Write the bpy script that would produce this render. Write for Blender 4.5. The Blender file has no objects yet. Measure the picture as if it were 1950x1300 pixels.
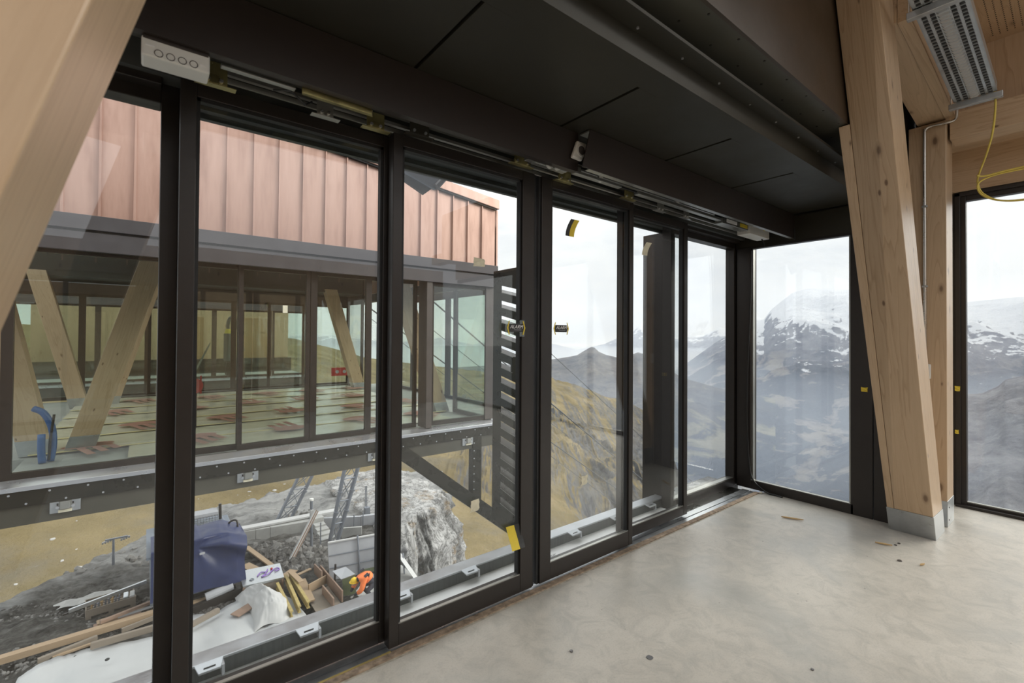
import bpy, bmesh, math, random
import numpy as np
from mathutils import Vector, Matrix
R_ = random.Random(7)
sc = bpy.context.scene
# ------------------------------------------------------------------ camera, sky, exposure
cd = bpy.data.cameras.new('camera'); cam = bpy.data.objects.new('camera', cd); sc.collection.objects.link(cam); sc.camera = cam
def cam_matrix(yaw, pitch, roll, loc):
    cy, sy = math.cos(yaw), math.sin(yaw)
    f = Vector((cy*math.cos(pitch), sy*math.cos(pitch), math.sin(pitch))); r = Vector((sy, -cy, 0)); d = f.cross(r)
    c, s = math.cos(roll), math.sin(roll)
    r2 = c*r + s*d; d2 = -s*r + c*d
    m = Matrix((( r2.x, -d2.x, -f.x, loc[0]), (r2.y, -d2.y, -f.y, loc[1]), (r2.z, -d2.z, -f.z, loc[2]), (0, 0, 0, 1)))
    return m
cam.matrix_world = cam_matrix(math.radians(51.638), math.radians(.647), math.radians(-.404), (0, 0, 1.5))
cd.sensor_width = 36; cd.lens = 36*881.77/1950; cd.shift_y = -18.8/1950; cd.clip_start = .05; cd.clip_end = 60000
cd.dof.use_dof = True; cd.dof.focus_distance = 4.2; cd.dof.aperture_fstop = 3.2
sc.view_settings.view_transform = 'Standard'; sc.view_settings.look = 'None'; sc.view_settings.gamma = 1
sc.view_settings.use_curve_mapping = False; sc.view_settings.exposure = 0.0
cy_ = sc.cycles
cy_.use_denoising = True; cy_.max_bounces = 9; cy_.diffuse_bounces = 4; cy_.glossy_bounces = 4; cy_.transparent_max_bounces = 24
cy_.volume_bounces = 1; cy_.caustics_reflective = False; cy_.caustics_refractive = False; cy_.sample_clamp_indirect = 6

SKY_GAIN = 1.0
w = bpy.data.worlds.new('overcast sky'); sc.world = w; w.use_nodes = True
nt = w.node_tree; nt.nodes.clear()
def N(nt, typ, **kw):
    n = nt.nodes.new(typ)
    for k, v in kw.items():
        if k.startswith('i_'): n.inputs[k[2:].replace('_', ' ')].default_value = v
        else: setattr(n, k, v)
    return n
def ramp(nt, fac, stops, interp='LINEAR'):
    r = nt.nodes.new('ShaderNodeValToRGB'); e = r.color_ramp.elements; r.color_ramp.interpolation = interp
    while len(e) > 1: e.remove(e[-1])
    for i, (p, c) in enumerate(stops):
        c = tuple(c) + (1,) if not isinstance(c, (int, float)) else (c, c, c, 1)
        if i == 0: e[0].position = p; e[0].color = c
        else:
            q = e.new(p); q.color = c
    nt.links.new(fac, r.inputs[0]); return r.outputs[0]
def mathn(nt, op, a, b=None, clamp=False):
    n = nt.nodes.new('ShaderNodeMath'); n.operation = op; n.use_clamp = clamp
    for i, v in enumerate((a, b)):
        if v is None: continue
        if isinstance(v, (int, float)): n.inputs[i].default_value = v
        else: nt.links.new(v, n.inputs[i])
    return n.outputs[0]
def mixc(nt, fac, a, b, mode='MIX'):
    n = nt.nodes.new('ShaderNodeMix'); n.data_type = 'RGBA'; n.blend_type = mode
    for s, v in ((n.inputs[0], fac), (n.inputs[6], a), (n.inputs[7], b)):
        if isinstance(v, (int, float)): s.default_value = v
        elif isinstance(v, (tuple, list)): s.default_value = tuple(v) + ((1,) if len(v) == 3 else ())
        else: nt.links.new(v, s)
    return n.outputs[2]
tc = N(nt, 'ShaderNodeTexCoord'); sep = N(nt, 'ShaderNodeSeparateXYZ'); nt.links.new(tc.outputs['Generated'], sep.inputs[0])
# overcast gradient: the zenith about three times the horizon (CIE overcast sky)
zc = mathn(nt, 'MAXIMUM', sep.outputs[2], 0.0)
grad = mathn(nt, 'ADD', mathn(nt, 'MULTIPLY', mathn(nt, 'SUBTRACT', zc, .10), 2.0), 1.0)
grad = mathn(nt, 'MAXIMUM', grad, 1.0)
mp = N(nt, 'ShaderNodeMapping'); mp.inputs['Scale'].default_value = (1, 1, 3.2); nt.links.new(tc.outputs['Generated'], mp.inputs[0])
n1 = N(nt, 'ShaderNodeTexNoise', i_Scale=3.4, i_Detail=7.0, i_Roughness=.55); nt.links.new(mp.outputs[0], n1.inputs['Vector'])
cl = ramp(nt, n1.outputs[0], [(.36, (.72, .745, .79)), (.48, (.875, .89, .915)), (.58, (.98, .985, .99)), (.8, (1.03, 1.03, 1.03))])
below = mathn(nt, 'LESS_THAN', sep.outputs[2], -.02)
skyc = mixc(nt, 1.0, cl, (0, 0, 0), 'MIX'); skyc = cl
mulc = N(nt, 'ShaderNodeVectorMath', operation='SCALE'); nt.links.new(skyc, mulc.inputs[0]); nt.links.new(grad, mulc.inputs['Scale'])
fin = mixc(nt, below, mulc.outputs[0], (.42, .44, .47))
bg = N(nt, 'ShaderNodeBackground'); bg.inputs[1].default_value = SKY_GAIN; nt.links.new(fin, bg.inputs[0])
wo = N(nt, 'ShaderNodeOutputWorld'); nt.links.new(bg.outputs[0], wo.inputs[0])
try: w.cycles.sampling_method = 'MANUAL'; w.cycles.sample_map_resolution = 512
except Exception: pass
# a veiled sun behind the cloud, added low at right to brighten the posts
sd = bpy.data.lights.new('veiled_sun', 'SUN'); sd.energy = 2.8; sd.angle = math.radians(30); sd.color = (1, .96, .9)
so = bpy.data.objects.new('veiled_sun', sd); sc.collection.objects.link(so)
so.rotation_euler = Vector((-.74, .44, -.40)).to_track_quat('-Z', 'Y').to_euler()

# ------------------------------------------------------------------ materials
MATS = {}
def new_mat(name):
    m = bpy.data.materials.new(name); m.use_nodes = True; t = m.node_tree; t.nodes.clear()
    out = N(t, 'ShaderNodeOutputMaterial'); b = N(t, 'ShaderNodeBsdfPrincipled'); t.links.new(b.outputs[0], out.inputs[0])
    MATS[name] = m; return m, t, b, out
def bump(t, b, h, strength=.2, dist=.01):
    n = N(t, 'ShaderNodeBump'); n.inputs['Strength'].default_value = strength; n.inputs['Distance'].default_value = dist
    t.links.new(h, n.inputs['Height']); t.links.new(n.outputs[0], b.inputs['Normal'])
def plain(name, col, rough=.5, metal=0.0, var=.12, scale=6.0, bmp=0.0, spec=None, stretch=(1, 1, 1), rvar=.1):
    m, t, b, _ = new_mat(name)
    c = N(t, 'ShaderNodeTexCoord'); mpn = N(t, 'ShaderNodeMapping'); mpn.inputs['Scale'].default_value = stretch; t.links.new(c.outputs['Object'], mpn.inputs[0])
    n = N(t, 'ShaderNodeTexNoise', i_Scale=scale, i_Detail=5.0, i_Roughness=.6); t.links.new(mpn.outputs[0], n.inputs['Vector'])
    col = Vector(col)
    t.links.new(ramp(t, n.outputs[0], [(.3, tuple(col*(1-var))), (.7, tuple(col*(1+var)))]), b.inputs['Base Color'])
    t.links.new(ramp(t, n.outputs[0], [(.3, max(.02, rough-rvar)), (.7, min(1, rough+rvar))]), b.inputs['Roughness'])
    b.inputs['Metallic'].default_value = metal
    if spec is not None: b.inputs['Specular IOR Level'].default_value = spec
    if bmp: bump(t, b, n.outputs[0], bmp, .01)
    return m
def wood(name, light, dark, axis=2, scale=1.0, rough=.34, knots=True, joints=False):
    """spruce: long grain along the object's own axis, growth rings, sparse knots"""
    m, t, b, _ = new_mat(name)
    c = N(t, 'ShaderNodeTexCoord'); mpn = N(t, 'ShaderNodeMapping')
    s = [9*scale]*3; s[axis] = .55*scale; mpn.inputs['Scale'].default_value = s; t.links.new(c.outputs['Object'], mpn.inputs[0])
    oi = N(t, 'ShaderNodeObjectInfo'); add = N(t, 'ShaderNodeVectorMath', operation='ADD'); t.links.new(mpn.outputs[0], add.inputs[0])
    comb = N(t, 'ShaderNodeCombineXYZ'); r40 = mathn(t, 'MULTIPLY', oi.outputs['Random'], 40.0)
    for k in range(3): t.links.new(r40, comb.inputs[k])
    t.links.new(comb.outputs[0], add.inputs[1])
    n1 = N(t, 'ShaderNodeTexNoise', i_Scale=1.0, i_Detail=3.0, i_Roughness=.5, i_Distortion=.6); t.links.new(add.outputs[0], n1.inputs['Vector'])
    n2 = N(t, 'ShaderNodeTexNoise', i_Scale=11.0, i_Detail=4.0, i_Roughness=.7); t.links.new(add.outputs[0], n2.inputs['Vector'])
    rings = mathn(t, 'FRACT', mathn(t, 'MULTIPLY', n1.outputs[0], 9.0))
    rr = ramp(t, rings, [(0, 0.0), (.75, .35), (.93, 1.0), (1, .2)])
    fac = mathn(t, 'ADD', mathn(t, 'MULTIPLY', rr, .45), mathn(t, 'MULTIPLY', n2.outputs[0], .5), True)
    col = mixc(t, fac, light, dark)
    big = N(t, 'ShaderNodeTexNoise', i_Scale=.35, i_Detail=2.0); t.links.new(add.outputs[0], big.inputs['Vector'])
    col = mixc(t, ramp(t, big.outputs[0], [(.35, .0), (.7, .35)]), col, tuple(Vector(light)*1.08))
    if knots:
        for (ka_, kb_, r0, r1, r2, ph) in ((5.0, 2.2, .055, .085, .14, 0.0), (9.0, 4.0, .060, .085, .11, 7.3)):
            kmp = N(t, 'ShaderNodeMapping'); ks = [ka_]*3; ks[axis] = kb_; kmp.inputs['Scale'].default_value = ks; kmp.inputs['Location'].default_value = (ph, ph, ph)
            ka = N(t, 'ShaderNodeVectorMath', operation='ADD'); t.links.new(c.outputs['Object'], ka.inputs[0]); t.links.new(comb.outputs[0], ka.inputs[1])
            t.links.new(ka.outputs[0], kmp.inputs[0])
            v = N(t, 'ShaderNodeTexVoronoi', i_Scale=1.0, i_Randomness=1.0); t.links.new(kmp.outputs[0], v.inputs['Vector'])
            kf = ramp(t, v.outputs['Distance'], [(0, .95), (r0, .8), (r1, .25), (r2, 0.0)])
            col = mixc(t, kf, col, (.13, .07, .035))
    t.links.new(col, b.inputs['Base Color']); b.inputs['Roughness'].default_value = rough; b.inputs['Specular IOR Level'].default_value = .55
    bump(t, b, n2.outputs[0], .08, .004)
    return m
SPRUCE_L, SPRUCE_D = (.58, .425, .28), (.34, .225, .125)
wood('spruce', SPRUCE_L, SPRUCE_D)
wood('spruce_x', SPRUCE_L, SPRUCE_D, axis=0)
wood('spruce_y', SPRUCE_L, SPRUCE_D, axis=1)
wood('panel_x', (.42, .27, .14), (.3, .17, .08), axis=0, knots=False)
wood('site_board', (.38, .28, .18), (.25, .17, .10), axis=0, scale=2, knots=False, rough=.8)
wood('grey_board', (.25, .21, .165), (.15, .125, .10), axis=0, scale=2, knots=False, rough=.85)
plain('yellow_beam', (.38, .29, .10), .6, var=.25, scale=9)
plain('reddish_board', (.24, .16, .115), .7, var=.2)
# concrete floor
m, t, b, _ = new_mat('floor_concrete')
c = N(t, 'ShaderNodeTexCoord')
na = N(t, 'ShaderNodeTexNoise', i_Scale=1.1, i_Detail=6.0, i_Roughness=.62, i_Distortion=.5); nb = N(t, 'ShaderNodeTexNoise', i_Scale=7.0, i_Detail=7.0, i_Roughness=.7, i_Distortion=1.2); nc = N(t, 'ShaderNodeTexNoise', i_Scale=120.0, i_Detail=3.0)
for n in (na, nb, nc): t.links.new(c.outputs['Object'], n.inputs['Vector'])
col = ramp(t, na.outputs[0], [(.28, (.31, .305, .28)), (.40, (.43, .41, .365)), (.52, (.53, .49, .425)), (.62, (.57, .53, .465)), (.76, (.42, .375, .31))])
col = mixc(t, ramp(t, nb.outputs[0], [(.35, .55), (.55, 0.0)]), col, (.35, .335, .295))
col = mixc(t, ramp(t, nb.outputs[0], [(.6, 0.0), (.72, .35)]), col, (.58, .56, .50))
col = mixc(t, ramp(t, nc.outputs[0], [(.3, .25), (.5, 0.0)]), col, (.3, .28, .25))
vs = N(t, 'ShaderNodeTexVoronoi', i_Scale=7.0); t.links.new(c.outputs['Object'], vs.inputs['Vector'])
col = mixc(t, ramp(t, vs.outputs['Distance'], [(0, .8), (.025, .7), (.04, 0.0)]), col, (.16, .14, .12))
t.links.new(col, b.inputs['Base Color'])
t.links.new(ramp(t, na.outputs[0], [(.3, .30), (.7, .52)]), b.inputs['Roughness']); bump(t, b, nb.outputs[0], .05, .004)
plain('site_concrete', (.34, .34, .325), .8, var=.15, scale=3, bmp=.2)
plain('dark_metal', (.034, .029, .026), .38, .35, var=.08, scale=20, rvar=.05)
plain('soffit_metal', (.034, .031, .022), .5, .3, var=.06, scale=3, rvar=.05)
plain('cover_metal', (.036, .028, .024), .42, .3, var=.05, scale=30, rvar=.04)
plain('grey_fascia', (.068, .063, .067), .5, .2, var=.08, scale=5)
plain('black_rubber', (.012, .012, .012), .6, var=.1)
plain('lintel_grey', (.085, .09, .085), .5, .2, var=.08, scale=5)
plain('base_band', (.030, .030, .025), .3, .4, var=.08, scale=4)
plain('galvanised', (.50, .52, .53), .36, .85, var=.10, scale=14, rvar=.1)
plain('gutter_zinc', (.45, .47, .49), .42, .7, var=.14, scale=9)
plain('gutter_mesh', (.075, .085, .085), .55, .4, var=.3, scale=60, stretch=(1, 1, .05))
plain('bright_metal', (.66, .67, .69), .3, .85, var=.05, scale=2)
plain('aluminium', (.40, .40, .37), .38, .8, var=.05, scale=3)
plain('brass_zinc', (.42, .37, .17), .35, .8, var=.25, scale=14)
plain('white_plastic', (.72, .72, .68), .4, var=.04)
plain('white_sheet', (.86, .86, .85), .55, var=.05, scale=2)
plain('lens_grey', (.10, .09, .085), .15, var=.05)
plain('black_cable', (.01, .01, .01), .45)
plain('yellow_cable', (.66, .52, .10), .45, var=.1)
plain('steel_conduit', (.62, .60, .56), .3, .9)
plain('tape_yellow', (.72, .55, .05), .6, var=.1)
plain('tape_cream', (.72, .68, .52), .7, var=.12, scale=20)
plain('tape_black', (.02, .02, .02), .4)
plain('wood_sill', (.30, .225, .16), .8, var=.55, scale=28, bmp=.5)
plain('mortar', (.42, .38, .31), .9, var=.35, scale=25, bmp=.5)
plain('print_red', (.42, .20, .15), .6, var=.2)
plain('print_grey', (.14, .14, .14), .6)
plain('barrier_sheet', (.66, .63, .50), .2, var=.1, scale=1.2, bmp=.25)
plain('barrier_tape', (.74, .62, .30), .4, var=.1)
plain('red_plastic', (.42, .03, .03), .45, var=.15)
plain('blue_pipe', (.03, .11, .32), .4)
plain('blue_tarp', (.014, .024, .085), .45, var=.15, scale=3, bmp=.3)
plain('machine_blue', (.17, .20, .24), .5, .2)
plain('membrane', (.46, .47, .47), .6, var=.06, scale=1.5)
plain('cloth_white', (.48, .48, .47), .8, var=.04, scale=3)
plain('formwork_grey', (.36, .37, .39), .5, var=.08, scale=2)
plain('olive_edge', (.13, .16, .08), .6)
plain('orange_vest', (.90, .22, .06), .7, var=.15)
plain('helmet_yellow', (.85, .58, .03), .4)
plain('dark_cloth', (.03, .03, .04), .8)
plain('skin', (.55, .33, .24), .5)
plain('purple_strap', (.22, .12, .42), .6)
plain('mast_steel', (.22, .24, .27), .45, .6, var=.1)
plain('rope_steel', (.10, .105, .11), .5, .5)
plain('hose_grey', (.11, .12, .12), .6)
plain('chip_wood', (.50, .34, .16), .9)
plain('bulk_panel', (.045, .030, .018), .38, var=.12, scale=2.0, spec=.6)
plain('bulk_soffit', (.070, .068, .054), .45, var=.1, scale=4.0)
# copper cladding
m, t, b, _ = new_mat('copper')
c = N(t, 'ShaderNodeTexCoord'); mpn = N(t, 'ShaderNodeMapping'); mpn.inputs['Scale'].default_value = (3, 3, .5); t.links.new(c.outputs['Object'], mpn.inputs[0])
n1 = N(t, 'ShaderNodeTexNoise', i_Scale=2.0, i_Detail=6.0, i_Roughness=.6); t.links.new(mpn.outputs[0], n1.inputs['Vector'])
n2 = N(t, 'ShaderNodeTexNoise', i_Scale=1.2, i_Detail=2.0); t.links.new(c.outputs['Object'], n2.inputs['Vector'])
t.links.new(ramp(t, n1.outputs[0], [(.3, (.40, .245, .195)), (.5, (.52, .335, .27)), (.72, (.60, .40, .33))]), b.inputs['Base Color'])
b.inputs['Metallic'].default_value = .55; t.links.new(ramp(t, n1.outputs[0], [(.3, .5), (.7, .34)]), b.inputs['Roughness']); bump(t, b, n2.outputs[0], .15, .02)
# glass: clear coated pane, real Fresnel mirror over a slightly green transparency
def glass(name, tint, gain):
    m = bpy.data.materials.new(name); m.use_nodes = True; t = m.node_tree; t.nodes.clear(); MATS[name] = m
    out = N(t, 'ShaderNodeOutputMaterial'); tr = N(t, 'ShaderNodeBsdfTransparent'); gl = N(t, 'ShaderNodeBsdfGlossy'); mx = N(t, 'ShaderNodeMixShader')
    lw = N(t, 'ShaderNodeLayerWeight'); lw.inputs[0].default_value = .5
    f5 = mathn(t, 'POWER', lw.outputs['Facing'], 5.0)
    fr = mathn(t, 'ADD', mathn(t, 'MULTIPLY', f5, .96), .04)
    tr.inputs[0].default_value = tint + (1,); gl.inputs['Roughness'].default_value = 0.0; gl.inputs[0].default_value = (1, 1, 1, 1)
    t.links.new(mathn(t, 'MULTIPLY', fr, gain, True), mx.inputs[0]); t.links.new(tr.outputs[0], mx.inputs[1]); t.links.new(gl.outputs[0], mx.inputs[2]); t.links.new(mx.outputs[0], out.inputs[0])
glass('glass', (.965, .978, .97), 1.05)
glass('glass_opposite', (.88, .92, .89), 1.5)

# ------------------------------------------------------------------ mesh helpers
COL = sc.collection
class MB:
    """collects boxes, prisms, tubes and sheets; build() links them as ONE mesh object"""
    def __init__(s): s.v = []; s.f = []
    def add(s, vs, fs):
        o = len(s.v); s.v += [tuple(p) for p in vs]; s.f += [tuple(i+o for i in f) for f in fs]; return s
    def box(s, x0, x1, y0, y1, z0, z1):
        return s.hexa([(x0, y0, z0), (x1, y0, z0), (x1, y1, z0), (x0, y1, z0)], [(x0, y0, z1), (x1, y0, z1), (x1, y1, z1), (x0, y1, z1)])
    def hexa(s, bot, top):
        return s.add(list(bot)+list(top), [(3, 2, 1, 0), (4, 5, 6, 7), (0, 1, 5, 4), (1, 2, 6, 5), (2, 3, 7, 6), (3, 0, 4, 7)])
    def prism(s, poly, d):
        n = len(poly); d = Vector(d); a = [Vector(p) for p in poly]; b = [p+d for p in a]
        return s.add(a+b, [tuple(range(n-1, -1, -1)), tuple(range(n, 2*n))] + [(i, (i+1) % n, n+(i+1) % n, n+i) for i in range(n)])
    def tube(s, pts, r, seg=8, r2=None):
        pts = [Vector(p) for p in pts]; n = len(pts); up = Vector((0, 0, 1)); rings = []; prev = None
        for i, p in enumerate(pts):
            d = (pts[min(i+1, n-1)] - pts[max(i-1, 0)]).normalized()
            if prev is None:
                a = d.cross(up if abs(d.z) < .9 else Vector((1, 0, 0))).normalized()
            else: a = (prev - d*prev.dot(d)).normalized()
            prev = a; bb = d.cross(a); rr = r if r2 is None else r + (r2-r)*i/max(1, n-1)
            rings.append([p + (a*math.cos(2*math.pi*k/seg) + bb*math.sin(2*math.pi*k/seg))*rr for k in range(seg)])
        vs = [q for g in rings for q in g]; fs = []
        for i in range(n-1):
            for k in range(seg):
                fs.append((i*seg+k, i*seg+(k+1) % seg, (i+1)*seg+(k+1) % seg, (i+1)*seg+k))
        fs += [tuple(range(seg-1, -1, -1)), tuple(range((n-1)*seg, n*seg))]
        return s.add(vs, fs)
    def disc(s, c, nrm, r, h, seg=10):
        c = Vector(c); nrm = Vector(nrm).normalized(); return s.tube([c, c+nrm*h], r, seg)
    def bar(s, p, q, w, h, up=(0, 0, 1)):
        """rectangular bar from p to q, w across, h along up"""
        p, q = Vector(p), Vector(q); d = (q-p).normalized(); up = Vector(up); a = d.cross(up).normalized(); u = a.cross(d)
        c = [(-w/2, -h/2), (w/2, -h/2), (w/2, h/2), (-w/2, h/2)]
        return s.hexa([p+a*x+u*y for x, y in c], [q+a*x+u*y for x, y in c])
    def sheet(s, rows, th=0.0):
        """grid of points rows x cols; th thickens it downwards"""
        n, m = len(rows), len(rows[0]); top = [Vector(p) for r in rows for p in r]
        fs = [(i*m+j, i*m+j+1, (i+1)*m+j+1, (i+1)*m+j) for i in range(n-1) for j in range(m-1)]
        if not th: return s.add(top, fs)
        o = n*m; bot = [p - Vector((0, 0, th)) for p in top]
        fs2 = [tuple(reversed([i+o for i in f])) for f in fs]
        edge = [j for j in range(m)] + [i*m+m-1 for i in range(1, n)] + [(n-1)*m+j for j in range(m-2, -1, -1)] + [i*m for i in range(n-2, 0, -1)]
        side = [(edge[k], edge[k]+o, edge[(k+1) % len(edge)]+o, edge[(k+1) % len(edge)]) for k in range(len(edge))]
        return s.add(top+bot, fs+fs2+side)
    def mesh(s, name):
        me = bpy.data.meshes.new(name); me.from_pydata(s.v, [], s.f); me.update()
        bm = bmesh.new(); bm.from_mesh(me); bmesh.ops.recalc_face_normals(bm, faces=bm.faces); bm.to_mesh(me); bm.free()
        return me
    def build(s, name, mat, parent=None, bevel=0.0, smooth=False, **props):
        me = s.mesh(name); me.materials.append(MATS[mat]); o = bpy.data.objects.new(name, me); COL.objects.link(o)
        if smooth:
            for p in me.polygons: p.use_smooth = True
        if bevel:
            md = o.modifiers.new('bevel', 'BEVEL'); md.width = bevel; md.segments = 2; md.limit_method = 'ANGLE'; md.angle_limit = math.radians(40)
        return put(o, parent, **props)
def put(o, parent=None, **props):
    if parent is not None: o.parent = parent; o.matrix_parent_inverse = parent.matrix_basis.inverted()
    for k, v in props.items(): o[k] = v
    return o
def tag(o, label=None, cat=None, group=None, kind=None):
    for k, v in (('label', label), ('category', cat), ('group', group), ('kind', kind)):
        if v: o[k] = v
    return o
def empty(name, loc=(0, 0, 0), label=None, cat=None, group=None, kind=None):
    o = bpy.data.objects.new(name, None); o.location = loc; o.empty_display_size = .1; COL.objects.link(o); return tag(o, label, cat, group, kind)
def share(name, me, loc, parent=None, rot=None, scale=None):
    """an object of its own on shared mesh data"""
    o = bpy.data.objects.new(name, me); COL.objects.link(o)
    if parent is not None: o.parent = parent; o.matrix_parent_inverse = parent.matrix_basis.inverted()
    o.location = loc
    if rot: o.rotation_euler = rot
    if scale: o.scale = scale
    return o
def B(name, mat, box, parent=None, bevel=0.0, **p): return MB().box(*box).build(name, mat, parent, bevel, **p)
def oriented(mb, name, mat, rot, parent=None, bevel=0.0, **props):
    """build with the object's own axes turned by rot, so grain runs along the piece; vertices stay where they are"""
    inv = rot.to_4x4().inverted(); c = Vector(mb.v[0])
    mb.v = [tuple(inv @ (Vector(p)-c)) for p in mb.v]
    me = mb.mesh(name); me.materials.append(MATS[mat]); o = bpy.data.objects.new(name, me); COL.objects.link(o)
    o.matrix_world = Matrix.Translation(c) @ rot.to_4x4()
    if parent is not None: o.parent = parent; o.matrix_parent_inverse = parent.matrix_basis.inverted()
    if bevel:
        md = o.modifiers.new('bevel', 'BEVEL'); md.width = bevel; md.segments = 2; md.limit_method = 'ANGLE'; md.angle_limit = math.radians(40)
    for k, v in props.items(): o[k] = v
    return o
# ================================================================== the hall we stand in
def S(name, mat, box, parent=None, bevel=0.0): return B(name, mat, box, parent, bevel, kind='structure')
floor = MB().prism([(-5, -5.3, -.25), (5.84, -5.3, -.25), (5.84, 1.07, -.25), (4.80, 1.07, -.25), (4.80, 2.026, -.25), (-5, 2.026, -.25)], (0, 0, .25)).build('floor', 'floor_concrete', kind='structure')
# threshold: mortar bed, wooden strip, steel track channel
th = S('trim_1', 'mortar', (-3, 4.72, 2.026, 2.044, -.25, -.003)); tag(th, 'crumbling mortar joint between the concrete floor and the door track')
ts = empty('door_track', (1.8, 2.16, 0), 'worn steel and timber floor track under the sliding glass doors', 'door track')
MB().box(-3, 4.70, 2.044, 2.085, -.05, .004).build('timber_strip', 'wood_sill', ts)
MB().box(-3, 4.70, 2.085, 2.130, -.05, .000).box(-3, 4.70, 2.140, 2.20, -.05, .0).build('steel_track', 'galvanised', ts)
MB().box(-3, 4.70, 2.130, 2.140, -.05, -.02).build('groove', 'black_rubber', ts)
MB().box(-3, 4.70, 2.20, 2.208, -.06, -.002).box(3.66, 4.70, 2.208, 2.31, -.06, -.012).build('channel', 'base_band', ts)
MB().box(0.2, 0.93, 2.080, 2.090, .0, .006).build('tape_strip', 'yellow_beam', ts)
# ---- sliding leaves and fixed lights of the window wall
def pane(x0, x1, y, z0, z1, parent, mat='glass', th=.012):
    return MB().box(x0, x1, y-th/2, y+th/2, z0, z1).build('glass_pane', mat, parent)
def leaf(name, x0, x1, y, sl, sr, z0=.02, z1=2.475, br=.10, tr=.055, d=.055, label=None):
    e = empty(name, ((x0+x1)/2, y, 0), label, None, None, 'structure')
    MB().box(x0, x0+sl, y, y+d, z0, z1).build('stile', 'dark_metal', e, .003)
    MB().box(x1-sr, x1, y, y+d, z0, z1).build('stile', 'dark_metal', e, .003)
    MB().box(x0+sl, x1-sr, y+.001, y+d-.001, z0, z0+br).build('bottom_rail', 'dark_metal', e, .002)
    MB().box(x0+sl, x1-sr, y+.001, y+d-.001, z1-tr, z1).build('top_rail', 'dark_metal', e, .002)
    g = .012
    MB().box(x0+sl, x0+sl+g, y+.012, y+.042, z0+br, z1-tr).box(x1-sr-g, x1-sr, y+.012, y+.042, z0+br, z1-tr).box(x0+sl, x1-sr, y+.012, y+.042, z1-tr-g, z1-tr).build('gasket', 'black_rubber', e)
    MB().box(x0+sl, x1-sr, y+.004, y+.022, z0+br, z0+br+.005).build('glazing_bead', 'aluminium', e)
    pane(x0+sl, x1-sr, y+.03, z0+br, z1-tr, e)
    return e
dA = leaf('door_1', .918, 1.812, 2.08, .050, .092, label='dark framed sliding glass leaf left of the middle joint')
dB = leaf('door_2', 1.870, 2.765, 2.08, .088, .045, label='dark framed sliding glass leaf right of the middle joint')
MB().box(1.812, 1.828, 2.09, 2.125, .02, 2.47).box(1.852, 1.870, 2.09, 2.125, .02, 2.47).build('edge_seal', 'black_rubber', dA)
dD = leaf('door_3', .093, .955, 2.15, .052, .055, label='outer sliding glass leaf at the left end of the door')
dC = leaf('door_4', 2.73, 3.598, 2.15, .055, .052, br=.075, label='outer sliding glass leaf reflecting a timber post')
def fixed(name, x0, x1, y, label, wl=.06, wr=.06, zb=.075):
    e = empty(name, ((x0+x1)/2, y, 0), label, None, None, 'structure')
    MB().box(x0, x0+wl, y-.04, y+.05, 0, 2.55).build('jamb', 'dark_metal', e, .003)
    MB().box(x1-wr, x1, y-.04, y+.05, 0, 2.55).build('jamb', 'dark_metal', e, .003)
    MB().box(x0+wl, x1-wr, y-.04, y+.05, -.02, zb).build('sill', 'dark_metal', e, .003)
    MB().box(x0+wl, x1-wr, y-.03, y+.02, zb, zb+.006).build('glazing_bead', 'aluminium', e)
    MB().box(x0+wl, x1-wr, y-.04, y+.05, 2.42, 2.50).box(x0+wl, x1-wr, y-.10, y-.04, 2.47, 2.53).build('head', 'dark_metal', e, .003)
    pane(x0+wl, x1-wr, y+.01, zb, 2.42, e)
    return e
wL = fixed('window_1', -1.13, .098, 2.35, 'fixed glass light behind the big leaning timber at the left edge')
wR = fixed('window_2', 3.60, 4.80, 2.35, 'narrow fixed glass light beside the dark corner post', .05, .068)
MB().box(.098, .16, 2.21, 2.33, 0, 2.5).build('frame_post', 'dark_metal', wL, .003)
tag(MB().box(3.68, 3.74, 2.36, 2.66, -.32, 2.46).build('trim_2', 'dark_metal', None, .004), 'dark metal fin standing outside beyond the outer right glass leaf', None, None, 'structure')
# lintel over the glass, its outer fascia, the copper above, our slab edge below
lin = S('trim_4', 'lintel_grey', (-3, 4.86, 2.22, 2.44, 2.50, 3.0)); tag(lin, 'grey metal lintel seen through the top of the glass')
S('fascia_board', 'lintel_grey', (-1.2, 4.9, 2.44, 2.47, 2.452, 2.75), lin); S('fascia_step', 'lintel_grey', (-1.2, 4.9, 2.40, 2.44, 2.475, 2.50), lin)
S('upper_board', 'grey_fascia', (-1.2, 4.95, 2.44, 2.50, 2.60, 2.76), lin)
ext = S('wall_exterior', 'copper', (-1.2, 4.95, 2.36, 2.42, 2.76, 4.6)); tag(ext, 'copper cladding above the window wall on its outer side')
for k in range(15): MB().box(-1.15+k*.43, -1.13+k*.43, 2.42, 2.45, 2.76, 4.6).build('standing_seam', 'copper', ext)
sl = S('trim_5', 'base_band', (-1.15, 4.86, 2.33, 2.66, -.45, -.015)); tag(sl, 'dark slab edge under the window wall')
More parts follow.
